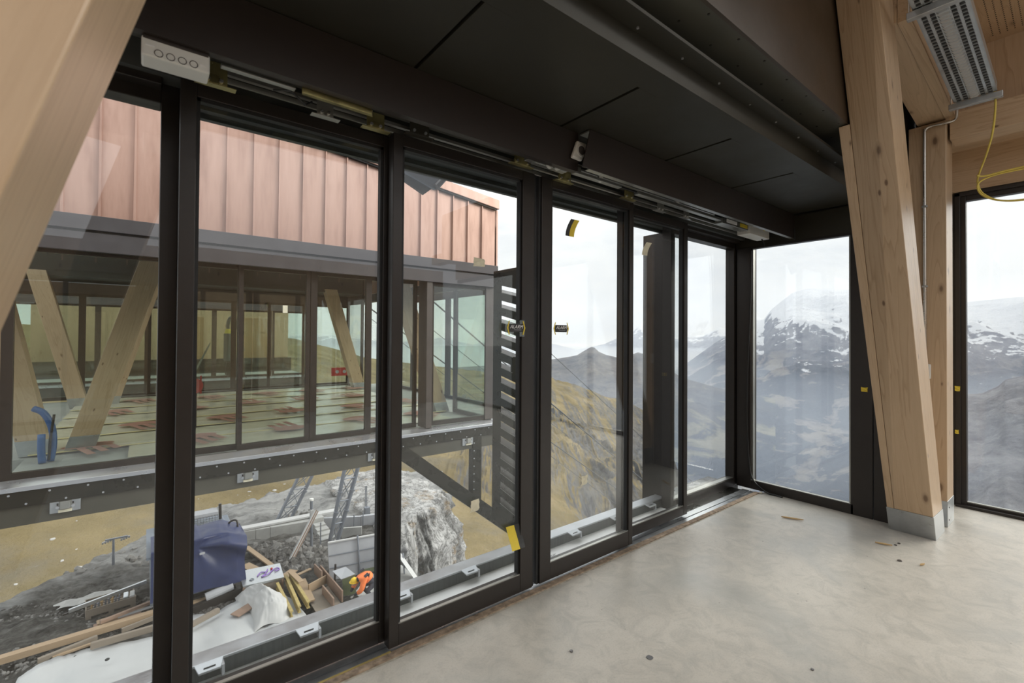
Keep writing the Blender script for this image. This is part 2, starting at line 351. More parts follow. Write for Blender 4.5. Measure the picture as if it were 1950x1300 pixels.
# gutter tray outside the doors
gt = empty('gutter_tray', (1.8, 2.5, 0), 'galvanised drainage tray with lugs outside the glass doors', 'gutter')
MB().box(-1.1, 3.66, 2.21, 2.412, -.03, 0.0).build('white_apron', 'white_sheet', gt)
MB().box(-1.1, 3.66, 2.412, 2.42, 0, .070).build('mesh_wall', 'gutter_mesh', gt)
MB().box(-1.1, 3.66, 2.408, 2.505, .066, .078).box(-1.1, 3.66, 2.497, 2.505, -.1, .078).build('rim', 'gutter_zinc', gt, .004)
for x in (.235, .64, 1.13, 1.58, 2.05, 2.49, 2.96, 3.42):
    lg = MB().prism([(x-.055, 2.412, .078), (x+.055, 2.412, .078), (x+.042, 2.365, .062), (x-.042, 2.365, .062)], (0, 0, -.008)).box(x+.042, x+.055, 2.365, 2.412, .02, .068).build('lug', 'gutter_zinc', gt, .003)
    MB().box(x-.022, x+.022, 2.379, 2.384, .064, .0705).build('slot', 'black_rubber', lg)
# ---- end wall by the corner
cp = S('trim_6', 'dark_metal', (4.80, 4.90, 2.16, 2.42, 0, 2.5), None, .004); tag(cp, 'dark corner post of the glazing')
S('cover_strip', 'dark_metal', (4.765, 4.80, 2.16, 2.30, 0, 2.42), cp, .003)
wE = empty('window_3', (4.8, 1.75, 0), 'tall end window with a snowy mountain beyond', None, None, 'structure')
MB().box(4.765, 4.83, 1.30, 2.16, 0, .085).build('sill', 'dark_metal', wE, .003)
MB().box(4.77, 4.80, 1.32, 2.16, .085, .09).build('glazing_bead', 'aluminium', wE)
MB().box(4.765, 4.83, 1.165, 1.32, 0, 2.42).build('jamb', 'dark_metal', wE, .003)
MB().box(4.77, 4.83, 1.06, 1.160, 0, 2.67).build('jamb', 'dark_metal', wE, .003)
MB().box(4.79, 4.83, 1.318, 1.336, .085, 2.41).box(4.79, 4.83, 2.145, 2.163, .085, 2.41).build('gasket', 'aluminium', wE)
MB().box(4.80, 4.812, 1.32, 2.16, .085, 2.405).build('glass_pane', 'glass', wE)
MB().box(4.775, 4.86, 1.06, 2.42, 2.42, 2.67).build('lintel', 'soffit_metal', wE, .002)
MB().box(4.768, 4.83, 1.06, 2.30, 2.400, 2.42).build('head', 'dark_metal', wE, .003)
wN = empty('window_4', (5.3, 1.07, 0), 'side light of the glazed recess behind the right timber post', None, None, 'structure')
MB().box(4.83, 5.86, 1.04, 1.10, 0, .07).build('sill', 'dark_metal', wN); MB().box(4.83, 5.86, 1.04, 1.10, 2.7, 2.95).build('head', 'dark_metal', wN)
MB().box(4.83, 5.86, 1.065, 1.077, .07, 2.7).build('glass_pane', 'glass', wN); MB().box(5.80, 5.88, .80, 1.10, 0, 2.95).build('jamb', 'dark_metal', wN)
wX = empty('window_5', (5.82, -.1, 0), 'right window in a dark frame under the timber header', None, None, 'structure')
MB().box(5.79, 5.86, .73, .80, 0, 2.83).box(5.765, 5.79, .765, .80, 0, 2.83).build('jamb', 'dark_metal', wX, .003)
MB().box(5.79, 5.86, -1.0, .73, 0, .045).box(5.75, 5.79, -1.0, .80, 0, .025).build('sill', 'dark_metal', wX, .003)
MB().box(5.79, 5.86, -1.0, .73, 2.755, 2.83).box(5.765, 5.79, -1.0, .80, 2.80, 2.84).build('head', 'dark_metal', wX, .003)
MB().box(5.80, 5.83, -1.0, .73, .045, .052).build('glazing_bead', 'aluminium', wX)
MB().box(5.82, 5.832, -1.0, .73, .045, 2.755).build('glass_pane', 'glass', wX); MB().box(5.79, 5.86, -1.07, -1.0, 0, 2.83).build('jamb', 'dark_metal', wX)
wY = empty('window_6', (5.82, -2, 0), 'next window along the same end wall', None, None, 'structure')
MB().box(5.79, 5.86, -5.2, -1.07, 0, .05).box(5.79, 5.86, -5.2, -1.07, 2.76, 2.83).box(5.79, 5.86, -3.1, -3.0, .05, 2.76).build('frame', 'dark_metal', wY); MB().box(5.82, 5.832, -5.2, -1.07, .05, 2.76).build('glass_pane', 'glass', wY)
# timber end wall above the right window
wl = MB().box(5.74, 5.86, -5.2, 1.10, 2.84, 3.2).build('wall_right', 'spruce_y', kind='structure')
for y0, y1 in ((.0, .30), (.303, .995), (-1.2, -.003), (-5.2, -1.203)): MB().box(5.36, 5.42, y0, y1, 3.30, 4.3).build('plank', 'spruce', wl)
MB().box(5.33, 5.86, -5.2, 1.06, 3.2, 3.3).build('ledge', 'spruce_y', wl)
MB().box(5.735, 5.755, -5.2, .80, 2.835, 2.85).build('ledge', 'spruce_y', wl)
tag(MB().box(-5, 5.4, -5.3, -5.2, 0, 3.0).build('wall_back', 'spruce', kind='structure'), 'timber rear wall of the hall, behind the camera')
tag(MB().box(-5.1, -5.0, -5.3, 2.3, 0, 3.2).build('wall_left', 'spruce', kind='structure'), 'timber wall closing the hall far to the left')
# ---- dark ceiling over the doors
cl_ = empty('ceiling', (1, 1.6, 2.67), 'dark metal panel ceiling above the sliding doors', None, None, 'structure')
xs = [-3.6, -2.63, -1.745, -.86, .025, .91, 1.795, 2.68, 3.57, 4.775]
for a, b_ in zip(xs, xs[1:]):
    p = MB().box(a+.007, b_-.007, 1.325, 2.22, 2.672, 2.69).build('ceiling_panel', 'soffit_metal', cl_)
    MB().box(a+.007, a+.14, 1.325, 2.22, 2.6695, 2.672).build('panel_border', 'soffit_metal', p)
MB().box(-3.6, 4.86, 1.19, 2.42, 2.80, 2.82).box(4.775, 4.86, 1.06, 2.42, 2.66, 2.80).build('backing', 'black_rubber', cl_)  # backing carried past the corner to stop daylight leaking in
MB().box(-5, 4.86, 1.20, 1.22, 2.79, 2.95).box(-5, 5.40, 1.20, 2.44, 2.95, 3.02).build('upper_closure', 'black_rubber', cl_)  # unseen closure added to keep daylight from leaking in above the soffit
bx = MB().box(-3.6, 4.775, 1.19, 1.325, 2.670, 2.775).box(-3.6, 4.775, 1.10, 1.325, 2.775, 2.79).build('box_beam', 'soffit_metal', cl_)
s_ = MB()
for k in range(20): s_.disc((-1.4+k*.33, 1.165, 2.775), (0, 0, -1), .006, .006, 6)
s_.build('screw_heads', 'bright_metal', bx, kind='stuff')
bk = empty('bulkhead', (2, 1.1, 2.9), 'brown faced bulkhead running from the ceiling corner to the right timber post', 'bulkhead')
MB().box(.9, 5.38, .998, 1.015, 2.9, 4.2).build('face_panel', 'bulk_panel', bk)
MB().box(.9, 5.38, 1.015, 1.21, 2.9, 2.92).build('soffit_panel', 'bulk_soffit', bk)
s_ = MB()
for k in range(14):
    x = 1.35+k*.27
    s_.disc((x, 1.035, 2.9), (0, 0, -1), .006, .003, 6); s_.disc((x-.06, 1.14, 2.9), (0, 0, -1), .006, .003, 6)
s_.build('screw_heads', 'dark_metal', bk, kind='stuff')
# ---- timber roof on the right
def rz(x, z0=3.93): return z0 - .115*(x-5.3)
cw = empty('ceiling_timber', (3, 0, 4), 'pale timber roof panels with rows of screw holes', None, None, 'structure')
for y0, y1, xe in ((-5.2, -2.0, .6), (-1.997, -.803, .6), (-.8, -.203, 5.84), (-.197, .9, 5.84), (.903, .998, 5.84)):  # rear panels cut short, the opening shaped to let daylight in
    MB().hexa([(-5, y0, rz(-5)), (xe, y0, rz(xe)), (xe, y1, rz(xe)), (-5, y1, rz(-5))], [(-5, y0, rz(-5)+.12), (xe, y0, rz(xe)+.12), (xe, y1, rz(xe)+.12), (-5, y1, rz(-5)+.12)]).build('roof_panel', 'spruce_x', cw)
hs = MB()
for r in range(5):
    for k in range(20):
        x = 4.78+k*.026; y = .505-r*.040; hs.disc((x, y, rz(x)+.001), (0, 0, -1), .004, .004, 6)
hs.build('screw_holes', 'black_rubber', cw, kind='stuff')
pu = MB().hexa([(3.62, .76, rz(3.62, 3.27)), (5.38, .76, rz(5.38, 3.27)), (5.38, .93, rz(5.38, 3.27)), (3.62, .93, rz(3.62, 3.27))], [(3.62, .76, rz(3.62, 4.0)), (5.38, .76, rz(5.38, 4.0)), (5.38, .93, rz(5.38, 4.0)), (3.62, .93, rz(3.62, 4.0))])
rot = Matrix.Rotation(math.atan(.115), 3, 'Y')
pr = tag(oriented(pu, 'roof_beam', 'spruce_x', rot), 'pale timber roof beam passing behind the head of the right post', 'roof beam')
pb = MB().hexa([(3.62, .695, rz(3.62, 3.262)), (5.10, .695, rz(5.10, 3.262)), (5.10, .757, rz(5.10, 3.262)), (3.62, .757, rz(3.62, 3.262))], [(3.62, .695, rz(3.62, 3.42)), (5.10, .695, rz(5.10, 3.42)), (5.10, .757, rz(5.10, 3.42)), (3.62, .757, rz(3.62, 3.42))])
oriented(pb, 'edge_board', 'spruce_x', rot, pr)
tag(MB().box(5.10, 5.32, -5.2, .735, 3.125, 3.335).build('cross_beam', 'spruce_y', None, .004), 'pale timber beam running right from the head of the upright post', 'roof beam')
# ---- timber columns
def post_parts(root, main, lam=None, rot=None, shoe=None, bolts=()):
    o = oriented(main, 'shaft', 'spruce', rot or Matrix.Identity(3), root, .004)
    if lam: oriented(lam, 'edge_lamella', 'spruce', rot or Matrix.Identity(3), root, .003)
    if shoe:
        s = shoe.build('steel_shoe', 'galvanised', root, .002)
        for p, n in bolts: MB().disc(p, n, .006, .003, 8).build('screw', 'dark_metal', s)
def lerp(a, b_, t): return tuple(a[i]+(b_[i]-a[i])*t for i in range(len(a)))
rt = empty('timber_column', (4.8, .9, 0), 'leaning pale spruce post on a steel shoe beside the end window', 'column', 'timber posts of our hall')
bz, tz = .187, 3.95
A0, B0, C0, D0 = (4.58, .985), (4.58, .757), (4.867, .750), (4.867, .985)
A1, B1, C1, D1 = (3.294, .988), (3.243, .772), (3.595, .775), (3.595, .988)
k = (tz-bz)/(3.6-bz)
tp = [lerp(a, b_, k)+(tz,) for a, b_ in ((A0, A1), (B0, B1), (C0, C1), (D0, D1))]
lt = (2.893-bz)/(3.6-bz)
la = lerp(A0, A1, lt)
post_parts(rt, MB().hexa([p+(bz,) for p in (A0, B0, C0, D0)], tp),
           MB().hexa([(4.58, 1.030, bz), (4.58, .987, bz), (4.867, .987, bz), (4.867, 1.03, bz)], [(la[0], 1.050, 2.893), (la[0], la[1]+.002, 2.893), (la[0]+.29, la[1]+.002, 2.893), (la[0]+.29, 1.050, 2.893)]),
           Matrix.Rotation(-math.atan(.375), 3, 'Y'),
           MB().hexa([(4.650, 1.034, 0), (4.646, .751, 0), (4.925, .746, 0), (4.925, 1.034, 0)], [(4.578, 1.034, bz), (4.576, .753, bz), (4.869, .747, bz), (4.869, 1.034, bz)]),
           [((4.614, .788, .10), (-1, 0, -.37)), ((4.595, .788, .15), (-1, 0, -.37))])
up = empty('timber_column', (5.18, .85, 0), 'upright pale spruce post behind the leaning one, next to the right window', 'column', 'timber posts of our hall')
post_parts(up, MB().box(5.055, 5.31, .75, .985, .20, 3.28), None, None, MB().box(5.052, 5.313, .747, .988, 0, .205), [((5.1, .747, .05), (0, -1, 0)), ((5.1, .747, .15), (0, -1, 0))])
def leg_mb(x0, sl, y0, y1, wdt=.285, z0=.19, z1=3.4):
    f = lambda z: x0 + sl*z
    return MB().hexa([(f(z0), y0, z0), (f(z0)+wdt, y0, z0), (f(z0)+wdt, y1, z0), (f(z0), y1, z0)], [(f(z1), y0, z1), (f(z1)+wdt, y0, z1), (f(z1)+wdt, y1, z1), (f(z1), y1, z1)])
def leg(root, x0, sl, y0, y1, **kw):
    f = lambda z: x0 + sl*z; wdt = kw.get('wdt', .285)
    post_parts(root, leg_mb(x0, sl, y0, y1, **kw), None, Matrix.Rotation(math.atan(sl), 3, 'Y'),
               MB().hexa([(f(0)-.003, y0-.003, 0), (f(0)+wdt+.003, y0-.003, 0), (f(0)+wdt+.003, y1+.003, 0), (f(0)-.003, y1+.003, 0)], [(f(.19)-.003, y0-.003, .19), (f(.19)+wdt+.003, y0-.003, .19), (f(.19)+wdt+.003, y1+.003, .19), (f(.19)-.003, y1+.003, .19)]))
ll = empty('timber_column', (-.7, .9, 0), 'large leaning pale spruce post close up at the left edge, out of focus', 'column', 'timber posts of our hall')
leg(ll, -.598-.285, .284, .757, 1.03, z1=4.1)
# ================================================================== door drive, covers, fittings of our hall
c1 = empty('drive_cover', (0, 1.86, 2.55), 'long dark drive cover over the doors, left of the motion sensor', 'drive cover')
MB().box(-3.6, 1.93, 1.84, 1.846, 2.447, 2.668).build('face_panel', 'cover_metal', c1)
MB().box(-3.6, 1.93, 1.846, 1.875, 2.447, 2.451).box(-3.6, 1.93, 1.846, 2.10, 2.660, 2.668).build('return_lip', 'cover_metal', c1)
c2 = empty('drive_cover', (3.3, 1.78, 2.55), 'dark drive cover standing proud, right of the motion sensor', 'drive cover')
MB().prism([(1.883, 1.762, 2.445), (4.772, 1.762, 2.445), (4.772, 1.762, 2.668), (1.947, 1.762, 2.668)], (0, .006, 0)).build('face_panel', 'cover_metal', c2)
MB().box(1.945, 4.772, 1.768, 1.80, 2.445, 2.449).box(1.945, 4.772, 1.768, 1.84, 2.660, 2.668).build('return_lip', 'aluminium', c2)
ms = empty('motion_sensor', (1.925, 1.84, 2.555), 'white square motion sensor with a dark lens at the cover joint', 'sensor')
sp = [(1.857, 2.507), (1.942, 2.504), (1.987, 2.613), (1.902, 2.614)]
MB().prism([(x, 1.838, z) for x, z in sp], (0, -.022, 0)).build('housing', 'white_plastic', ms, .010)
MB().disc((1.928, 1.816, 2.560), (0, -1, 0), .036, .005, 28).build('ring', 'white_plastic', ms, .002)
MB().disc((1.928, 1.812, 2.560), (0, -1, 0), .025, .004, 24).build('lens', 'lens_grey', ms)
dr = empty('door_drive', (1.8, 2.0, 2.5), 'exposed sliding door drive with rails, belt and carriages under the cover', 'door drive')
MB().box(-3, 4.6, 2.02, 2.06, 2.53, 2.64).build('back_profile', 'soffit_metal', dr)
for b6 in ((-3, 3.74, 1.985, 2.02, 2.535, 2.548), (-3, 3.74, 1.985, 2.02, 2.565, 2.572)): MB().box(*b6).build('running_rail', 'aluminium', dr, .002)
MB().box(-.3, 3.75, 1.945, 1.955, 2.492, 2.502).build('drive_belt', 'black_rubber', dr)
for b6 in ((2.62, 3.74, 1.93, 1.97, 2.478, 2.50), (2.0, 2.44, 1.93, 1.965, 2.482, 2.50), (.20, .45, 1.94, 1.965, 2.462, 2.474)): MB().box(*b6).build('rail_profile', 'aluminium', dr, .003)
for b6 in ((.2, 4.6, 2.10, 2.12, 2.515, 2.53), (.2, 4.6, 2.14, 2.15, 2.50, 2.52)): MB().box(*b6).build('guide_rail', 'aluminium', dr)
for x0, x1, z0, z1, mt in ((.150, .232, 2.44, 2.52, 'brass_zinc'), (.557, .625, 2.44, 2.51, 'aluminium'), (.773, .855, 2.45, 2.52, 'brass_zinc'), (.985, 1.085, 2.482, 2.56, 'soffit_metal'), (1.625, 1.745, 2.49, 2.56, 'brass_zinc'), (1.972, 2.078, 2.468, 2.54, 'brass_zinc'), (2.612, 2.714, 2.482, 2.58, 'brass_zinc'), (3.003, 3.086, 2.462, 2.56, 'aluminium'), (3.358, 3.436, 2.467, 2.56, 'aluminium')):
    h = MB().box(x0, x1, 2.042, 2.047, z0, z1).box(x0-.02, x1+.03, 2.042, 2.075, z0-.004, z0).build('hanger_plate', mt, dr, .001)
    for xb_ in (x0+.02, x1-.02): MB().disc((xb_, 2.042, z0+.012), (0, -1, 0), .007, .008, 8).build('bolt', 'bright_metal', h)
MB().hexa([(.458, 1.885, 2.43), (.735, 1.885, 2.428), (.755, 1.93, 2.44), (.47, 1.93, 2.442)], [(.458, 1.885, 2.452), (.735, 1.885, 2.45), (.755, 1.93, 2.47), (.47, 1.93, 2.47)]).build('motor_plate', 'brass_zinc', dr, .002)
for b6 in ((1.70, 1.95, 1.95, 1.99, 2.478, 2.50), (1.66, 1.72, 1.94, 2.0, 2.49, 2.53), (1.80, 1.84, 1.93, 1.99, 2.50, 2.535), (1.9, 1.98, 1.94, 1.99, 2.495, 2.525), (1.74, 1.77, 1.935, 1.98, 2.49, 2.52), (2.02, 2.06, 1.935, 1.98, 2.49, 2.53)): MB().box(*b6).build('coupling_block', 'aluminium', dr, .004)
for c3, r3, h3 in (((1.80, 1.945, 2.485), .022, .02), ((1.86, 1.945, 2.48), .014, .02), ((1.10, 1.95, 2.53), .028, .015), ((2.24, 1.95, 2.50), .022, .015), ((3.1, 1.95, 2.515), .02, .015)): MB().disc(c3, (0, -1, 0), r3, h3, 16).build('pulley', 'white_plastic', dr)
for w4 in ([(.38, 2.0, 2.46), (.44, 1.99, 2.475), (.50, 2.0, 2.44), (.53, 2.02, 2.47)], [(.9, 1.98, 2.52), (1.05, 1.97, 2.51), (1.25, 1.98, 2.53), (1.5, 1.97, 2.515)]): MB().tube(w4, .004, 6).build('wiring', 'black_cable', dr)
jb = empty('cover_box', (.07, 1.9, 2.41), 'white plastic terminal box hanging under the left drive cover', 'terminal box')
MB().box(-.022, .160, 1.862, 1.95, 2.382, 2.446).build('housing', 'white_plastic', jb, .006)
MB().box(-.018, .156, 1.856, 1.864, 2.436, 2.450).build('upper_rim', 'cover_metal', jb, .002)
for k in range(4):
    x = .022+k*.031; MB().tube([(x+.011*math.cos(a), 1.861, 2.399+.011*math.sin(a)) for a in [i*math.pi/8 for i in range(17)]], .0012, 5).build('knockout_ring', 'lens_grey', jb)
for b6 in ((-.012, .012, 1.860, 1.8625, 2.415, 2.418), (.132, .146, 1.860, 1.8625, 2.403, 2.406)): MB().box(*b6).build('label_strip', 'white_sheet', jb)
pc = empty('power_controller', (4.2, 1.95, 2.48), 'pale metal controller box with a yellow label by the end window', 'controller')
MB().box(3.76, 4.21, 1.93, 2.0, 2.462, 2.51).build('long_housing', 'aluminium', pc, .003)
MB().box(3.82, 4.0, 1.927, 1.931, 2.478, 2.506).build('type_label', 'white_sheet', pc); MB().box(4.06, 4.19, 1.927, 1.931, 2.476, 2.506).build('yellow_label', 'tape_yellow', pc)
MB().box(4.235, 4.63, 1.925, 2.04, 2.442, 2.53).build('end_box', 'white_plastic', pc, .003)
for z in (2.515, 2.493, 2.47): MB().disc((4.235, 1.945, z), (-1, 0, 0), .008, .012, 10).build('cable_plug', 'white_plastic', pc)
MB().box(4.50, 4.53, 1.922, 1.926, 2.505, 2.518).build('small_sticker', 'tape_yellow', pc)
tag(MB().tube([(4.56, 1.97, 2.45), (4.585, 1.955, 2.41), (4.587, 1.95, 2.366)], .006, 8).build('cable_end', 'black_cable'), 'short black cable end hanging from the pale controller box', 'cable')
tag(MB().tube([(4.762, 1.757, 2.432), (4.764, 1.756, 2.48), (4.76, 1.757, 2.54)], .006, 8).build('cable_end', 'black_cable'), 'short black cable lying against the end of the drive cover', 'cable')
bc = [(4.74, 2.14, 2.40), (4.755, 2.150, 2.2), (4.757, 2.162, 1.7), (4.748, 2.18, 1.2), (4.745, 2.185, .7), (4.752, 2.165, .25), (4.74, 2.12, .10), (4.735, 2.03, .03), (4.72, 1.96, .010), (4.73, 1.90, .008), (4.72, 1.845, .008)]
def smooth(pts, n=6):
    P_ = [Vector(p) for p in pts]; P_ = [P_[0]*2-P_[1]] + P_ + [P_[-1]*2-P_[-2]]; out = []
    for i in range(1, len(P_)-2):
        a, b_, c_, d_ = P_[i-1:i+3]
        for k in range(n):
            t_ = k/n; out.append(.5*((2*b_)+(c_-a)*t_+(2*a-5*b_+4*c_-d_)*t_*t_+(3*b_-a-3*c_+d_)*t_**3))
    return out + [P_[-2]]
tag(MB().tube(smooth(bc), .007, 8).build('black_cable', 'black_cable', smooth=True), 'loose black cable hanging in the corner and curling onto the floor', 'cable')
# ---- stickers and paper tags on the glass
def text(s, size, loc, rot, mat, parent, name='lettering'):
    cu = bpy.data.curves.new(name, 'FONT'); cu.body = s; cu.size = size; cu.align_x = 'CENTER'; cu.align_y = 'CENTER'; cu.extrude = .0003; cu.shear = .3
    tmp = bpy.data.objects.new(name, cu); me = bpy.data.meshes.new_from_object(tmp); bpy.data.objects.remove(tmp); me.materials.clear(); me.materials.append(MATS[mat])
    o = bpy.data.objects.new(name, me); COL.objects.link(o); o.location = loc; o.rotation_euler = rot
    if parent is not None: o.parent = parent; o.matrix_parent_inverse = parent.matrix_basis.inverted()
    return o
def alarm(x0, x1, z, h, label, film, yy=2.096):
    cx = (x0+x1)/2
    e = empty('alarm_sticker', (cx, yy, z), label, 'sticker')
    a = (x1-x0)
    def P2(pts, m, nm, y=yy): return MB().prism([(x, y, zz) for x, zz in pts], (0, .001, 0)).build(nm, m, e)
    P2([(x0+.14*a, z-h*.5), (x0+.86*a, z-h*.5), (x0+.93*a, z), (x0+.86*a, z+h*.5), (x0+.14*a, z+h*.5), (x0+.07*a, z)], 'tape_black', 'body')
    for sx in (0, 1):
        q = [(0, 0), (.10, .85), (.15, .85), (.07, 0), (.15, -.85), (.10, -.85)]
        P2([((x0+u*a) if not sx else (x1-u*a), z+v*h) for u, v in q], 'tape_yellow', 'chevron', yy-.001)
    text('ALARM', h*.62, (cx, yy-.0015, z+.12*h), (math.pi/2, 0, 0), 'white_sheet', e)
    MB().box(cx-.12*a, cx+.27*a, yy-.001, yy-.0005, z-.27*h, z-.22*h).build('small_print', 'formwork_grey', e)
    if film: MB().box(x0-.012, x1-.004, yy+.001, yy+.0015, z-.05, z+.045).build('clear_film', 'glass_opposite', e)
    return e
alarm(1.607, 1.743, 1.552, .047, 'black and yellow ALARM sticker on the glass left of the door joint', True, 2.077)
alarm(1.987, 2.122, 1.554, .045, 'black and yellow ALARM sticker on the glass right of the door joint', False)
ls = empty('glass_maker_mark', (1.69, 2.096, .127), 'faint lettering etched low on the left leaf glass', 'marking')
text('LOBILAX', .018, (1.690, 2.096, .130), (math.pi/2, 0, 0), 'print_grey', ls)
ls = empty('glass_maker_mark', (1.985, 2.096, .15), 'faint lettering etched low on the right leaf glass', 'marking')
text('LOBILAX', .018, (1.980, 2.096, .150), (math.pi/2, 0, 0), 'print_grey', ls)
def curl(name, x0, x1, z0, z1, y, lean, mats, label, out=.03):
    """a paper tag stuck at one end and curling off the glass"""
    e = empty(name, ((x0+x1)/2, y, (z0+z1)/2), label, 'paper tag'); n = 7
    for (u0, u1, mt, nm) in mats:
        rows = []
        for i in range(n):
            t_ = i/(n-1); z = z1+(z0-z1)*t_; yo = y-out*(t_ if lean > 0 else 1-t_)**2; dx = .25*(x1-x0)*math.sin(t_*1.6)*lean
            rows.append([(x0+(x1-x0)*u0+dx, yo, z), (x0+(x1-x0)*u1+dx, yo-.002, z)])
        MB().sheet(rows).build(nm, mt, e)
    return e
curl('paper_tag', 2.100, 2.175, 2.145, 2.248, 2.09, -1, ((0, .42, 'tape_black', 'dark_half'), (.42, 1, 'tape_yellow', 'yellow_half')), 'curled yellow and black tag high on the glass against the sky')
curl('paper_tag', 2.990, 3.055, 2.135, 2.230, 2.16, -1, ((0, 1, 'tape_cream', 'paper'),), 'curled olive paper tag high on the outer right leaf')
curl('paper_tag', 1.620, 1.715, .285, .418, 2.09, 1, ((0, .6, 'tape_yellow', 'yellow_half'), (.6, 1, 'tape_black', 'dark_half')), 'yellow and black tag low on the left leaf by the slotted panel')
def scrap(x, y, z, w_, h_, label, mat='tape_cream', ax='y', name='tape_scrap'):
    n = 5; rows = []
    for i in range(n):
        rows.append([])
        for j in range(4):
            u = (j/3-.5)*w_+R_.uniform(-.1, .1)*w_*(i in (0, n-1)); v = (i/(n-1)-.5)*h_+R_.uniform(-.08, .08)*h_*(j in (0, 3)); d = -.006*abs(math.sin(i*1.7+j))
            rows[-1].append((x+u, y+d, z+v) if ax == 'y' else (x+d, y+u, z+v))
    return tag(MB().sheet(rows).build(name, mat), label, 'tape')
scrap(1.41, 2.096, .587, .055, .062, 'torn cream tape scrap on the glass by the diagonal strut')
scrap(1.425, 2.096, 1.905, .075, .045, 'torn cream tape scrap on the glass below the copper corner')
scrap(2.272, 2.096, .563, .055, .058, 'small white tape scrap on the glass over the golden slope')
scrap(4.764, 1.221, 1.076, .045, .036, 'yellow tape scrap on the dark jamb left of the leaning post', 'tape_yellow', 'x')
scrap(5.764, .785, 1.06, .035, .045, 'yellow tape scrap on the frame of the right window', 'tape_yellow', 'x')
scrap(5.764, .790, .67, .025, .035, 'tiny yellow tape scrap low on the right window frame', 'tape_yellow', 'x')
# ---- cable tray under the roof, with its yellow cable, and the conduit
ct = empty('cable_tray', (4, .55, 3.3), 'perforated galvanised cable tray hung under the timber roof', 'cable tray')
def tz(x): return 3.285 - .115*(x-4.77)
TX0, TX1, TY0, TY1 = -.6, 4.76, .437, .662
for y in (TY0, TY1): MB().hexa([(TX0, y-.002, tz(TX0)), (TX1, y-.002, tz(TX1)), (TX1, y+.002, tz(TX1)), (TX0, y+.002, tz(TX0))], [(TX0, y-.002, tz(TX0)+.06), (TX1, y-.002, tz(TX1)+.06), (TX1, y+.002, tz(TX1)+.06), (TX0, y+.002, tz(TX0)+.06)]).build('side_wall', 'galvanised', ct)
base = MB(); slots = MB(); ribs = []
nS = 148; st = (TX1-TX0)/nS
rows_y = [TY0+.030, TY0+.068, TY1-.068, TY1-.030]
MB().hexa([(TX0, TY0, tz(TX0)), (TX1, TY0, tz(TX1)), (TX1, TY1, tz(TX1)), (TX0, TY1, tz(TX0))], [(TX0, TY0, tz(TX0)+.002), (TX1, TY0, tz(TX1)+.002), (TX1, TY1, tz(TX1)+.002), (TX0, TY1, tz(TX0)+.002)]).build('tray_floor', 'galvanised', ct)
lips = MB()
for i in range(nS):
    x = TX0+(i+.5)*st; z = tz(x)
    for y in rows_y:
        slots.box(x-.011, x+.011, y-.011, y+.011, z-.0012, z-.0004)
        lips.box(x+.008, x+.013, y-.013, y+.013, z-.008, z)
slots.build('slot_holes', 'black_rubber', ct, kind='stuff'); lips.build('slot_lips', 'galvanised', ct, kind='stuff')
rm = MB().hexa([(-.004, TY0+.095, -.011), (.004, TY0+.095, -.011), (.004, TY1-.095, -.011), (-.004, TY1-.095, -.011)], [(-.010, TY0+.085, 0), (.010, TY0+.085, 0), (.010, TY1-.085, 0), (-.010, TY1-.085, 0)]).mesh('rib'); rm.materials.append(MATS['galvanised'])
for i in range(nS-60, nS): x = TX0+(i+.5)*st; share('rib', rm, (x, 0, tz(x)), ct, (0, math.atan(.115), 0))
for xb in (3.52, 4.775, 2.2):
    z = tz(xb)
    if True: MB().box(xb-.02, xb+.02, TY0-.03, TY1+.03, z-.045, z-.003).build('hanger_channel', 'galvanised', ct, .003)
    MB().tube([(xb, TY1+.02, z-.04), (xb, TY1+.02, rz(xb))], .005, 6).build('threaded_rod', 'steel_conduit', ct)
yc = [(4.78, .452, 3.30), (4.80, .448, 3.2), (4.86, .47, 3.02), (5.0, .52, 2.9), (5.09, .565, 2.80), (5.10, .575, 2.73), (5.10, .545, 2.64), (5.10, .45, 2.565), (5.10, .30, 2.545), (5.10, .16, 2.60), (5.10, .12, 2.69), (5.10, .22, 2.765), (5.10, .36, 2.775), (5.10, .50, 2.765), (5.09, .572, 2.72), (5.09, .55, 2.63), (5.09, .44, 2.56), (5.09, .28, 2.55), (5.09, .14, 2.62), (5.09, .13, 2.70), (5.09, .24, 2.78), (5.09, .40, 2.785), (5.08, .53, 2.77), (5.06, .575, 2.78)]
tag(MB().tube(smooth(yc, 5), .0065, 7).build('yellow_cable', 'yellow_cable', smooth=True), 'yellow cable hanging in a loose coil from the end of the tray', 'cable')
cn = empty('conduit', (5.04, .87, 1.2), 'thin steel conduit clipped down the upright post to a small outlet', 'conduit')
MB().tube(smooth([(4.80, .65, 3.31), (4.93, .668, 3.30), (5.035, .69, 3.262), (5.04, .74, 3.25), (5.04, .84, 3.255), (5.04, .876, 3.23), (5.04, .88, 3.15), (5.04, .88, 2.2), (5.04, .88, 1.30)], 5), .010, 8).build('pipe', 'steel_conduit', cn, smooth=True)
for z in (2.6, 1.94): MB().box(5.025, 5.055, .862, .898, z-.008, z+.008).build('clip', 'galvanised', cn, .003)
MB().box(5.03, 5.055, .845, .905, 1.18, 1.30).build('outlet_box', 'white_plastic', cn, .006)
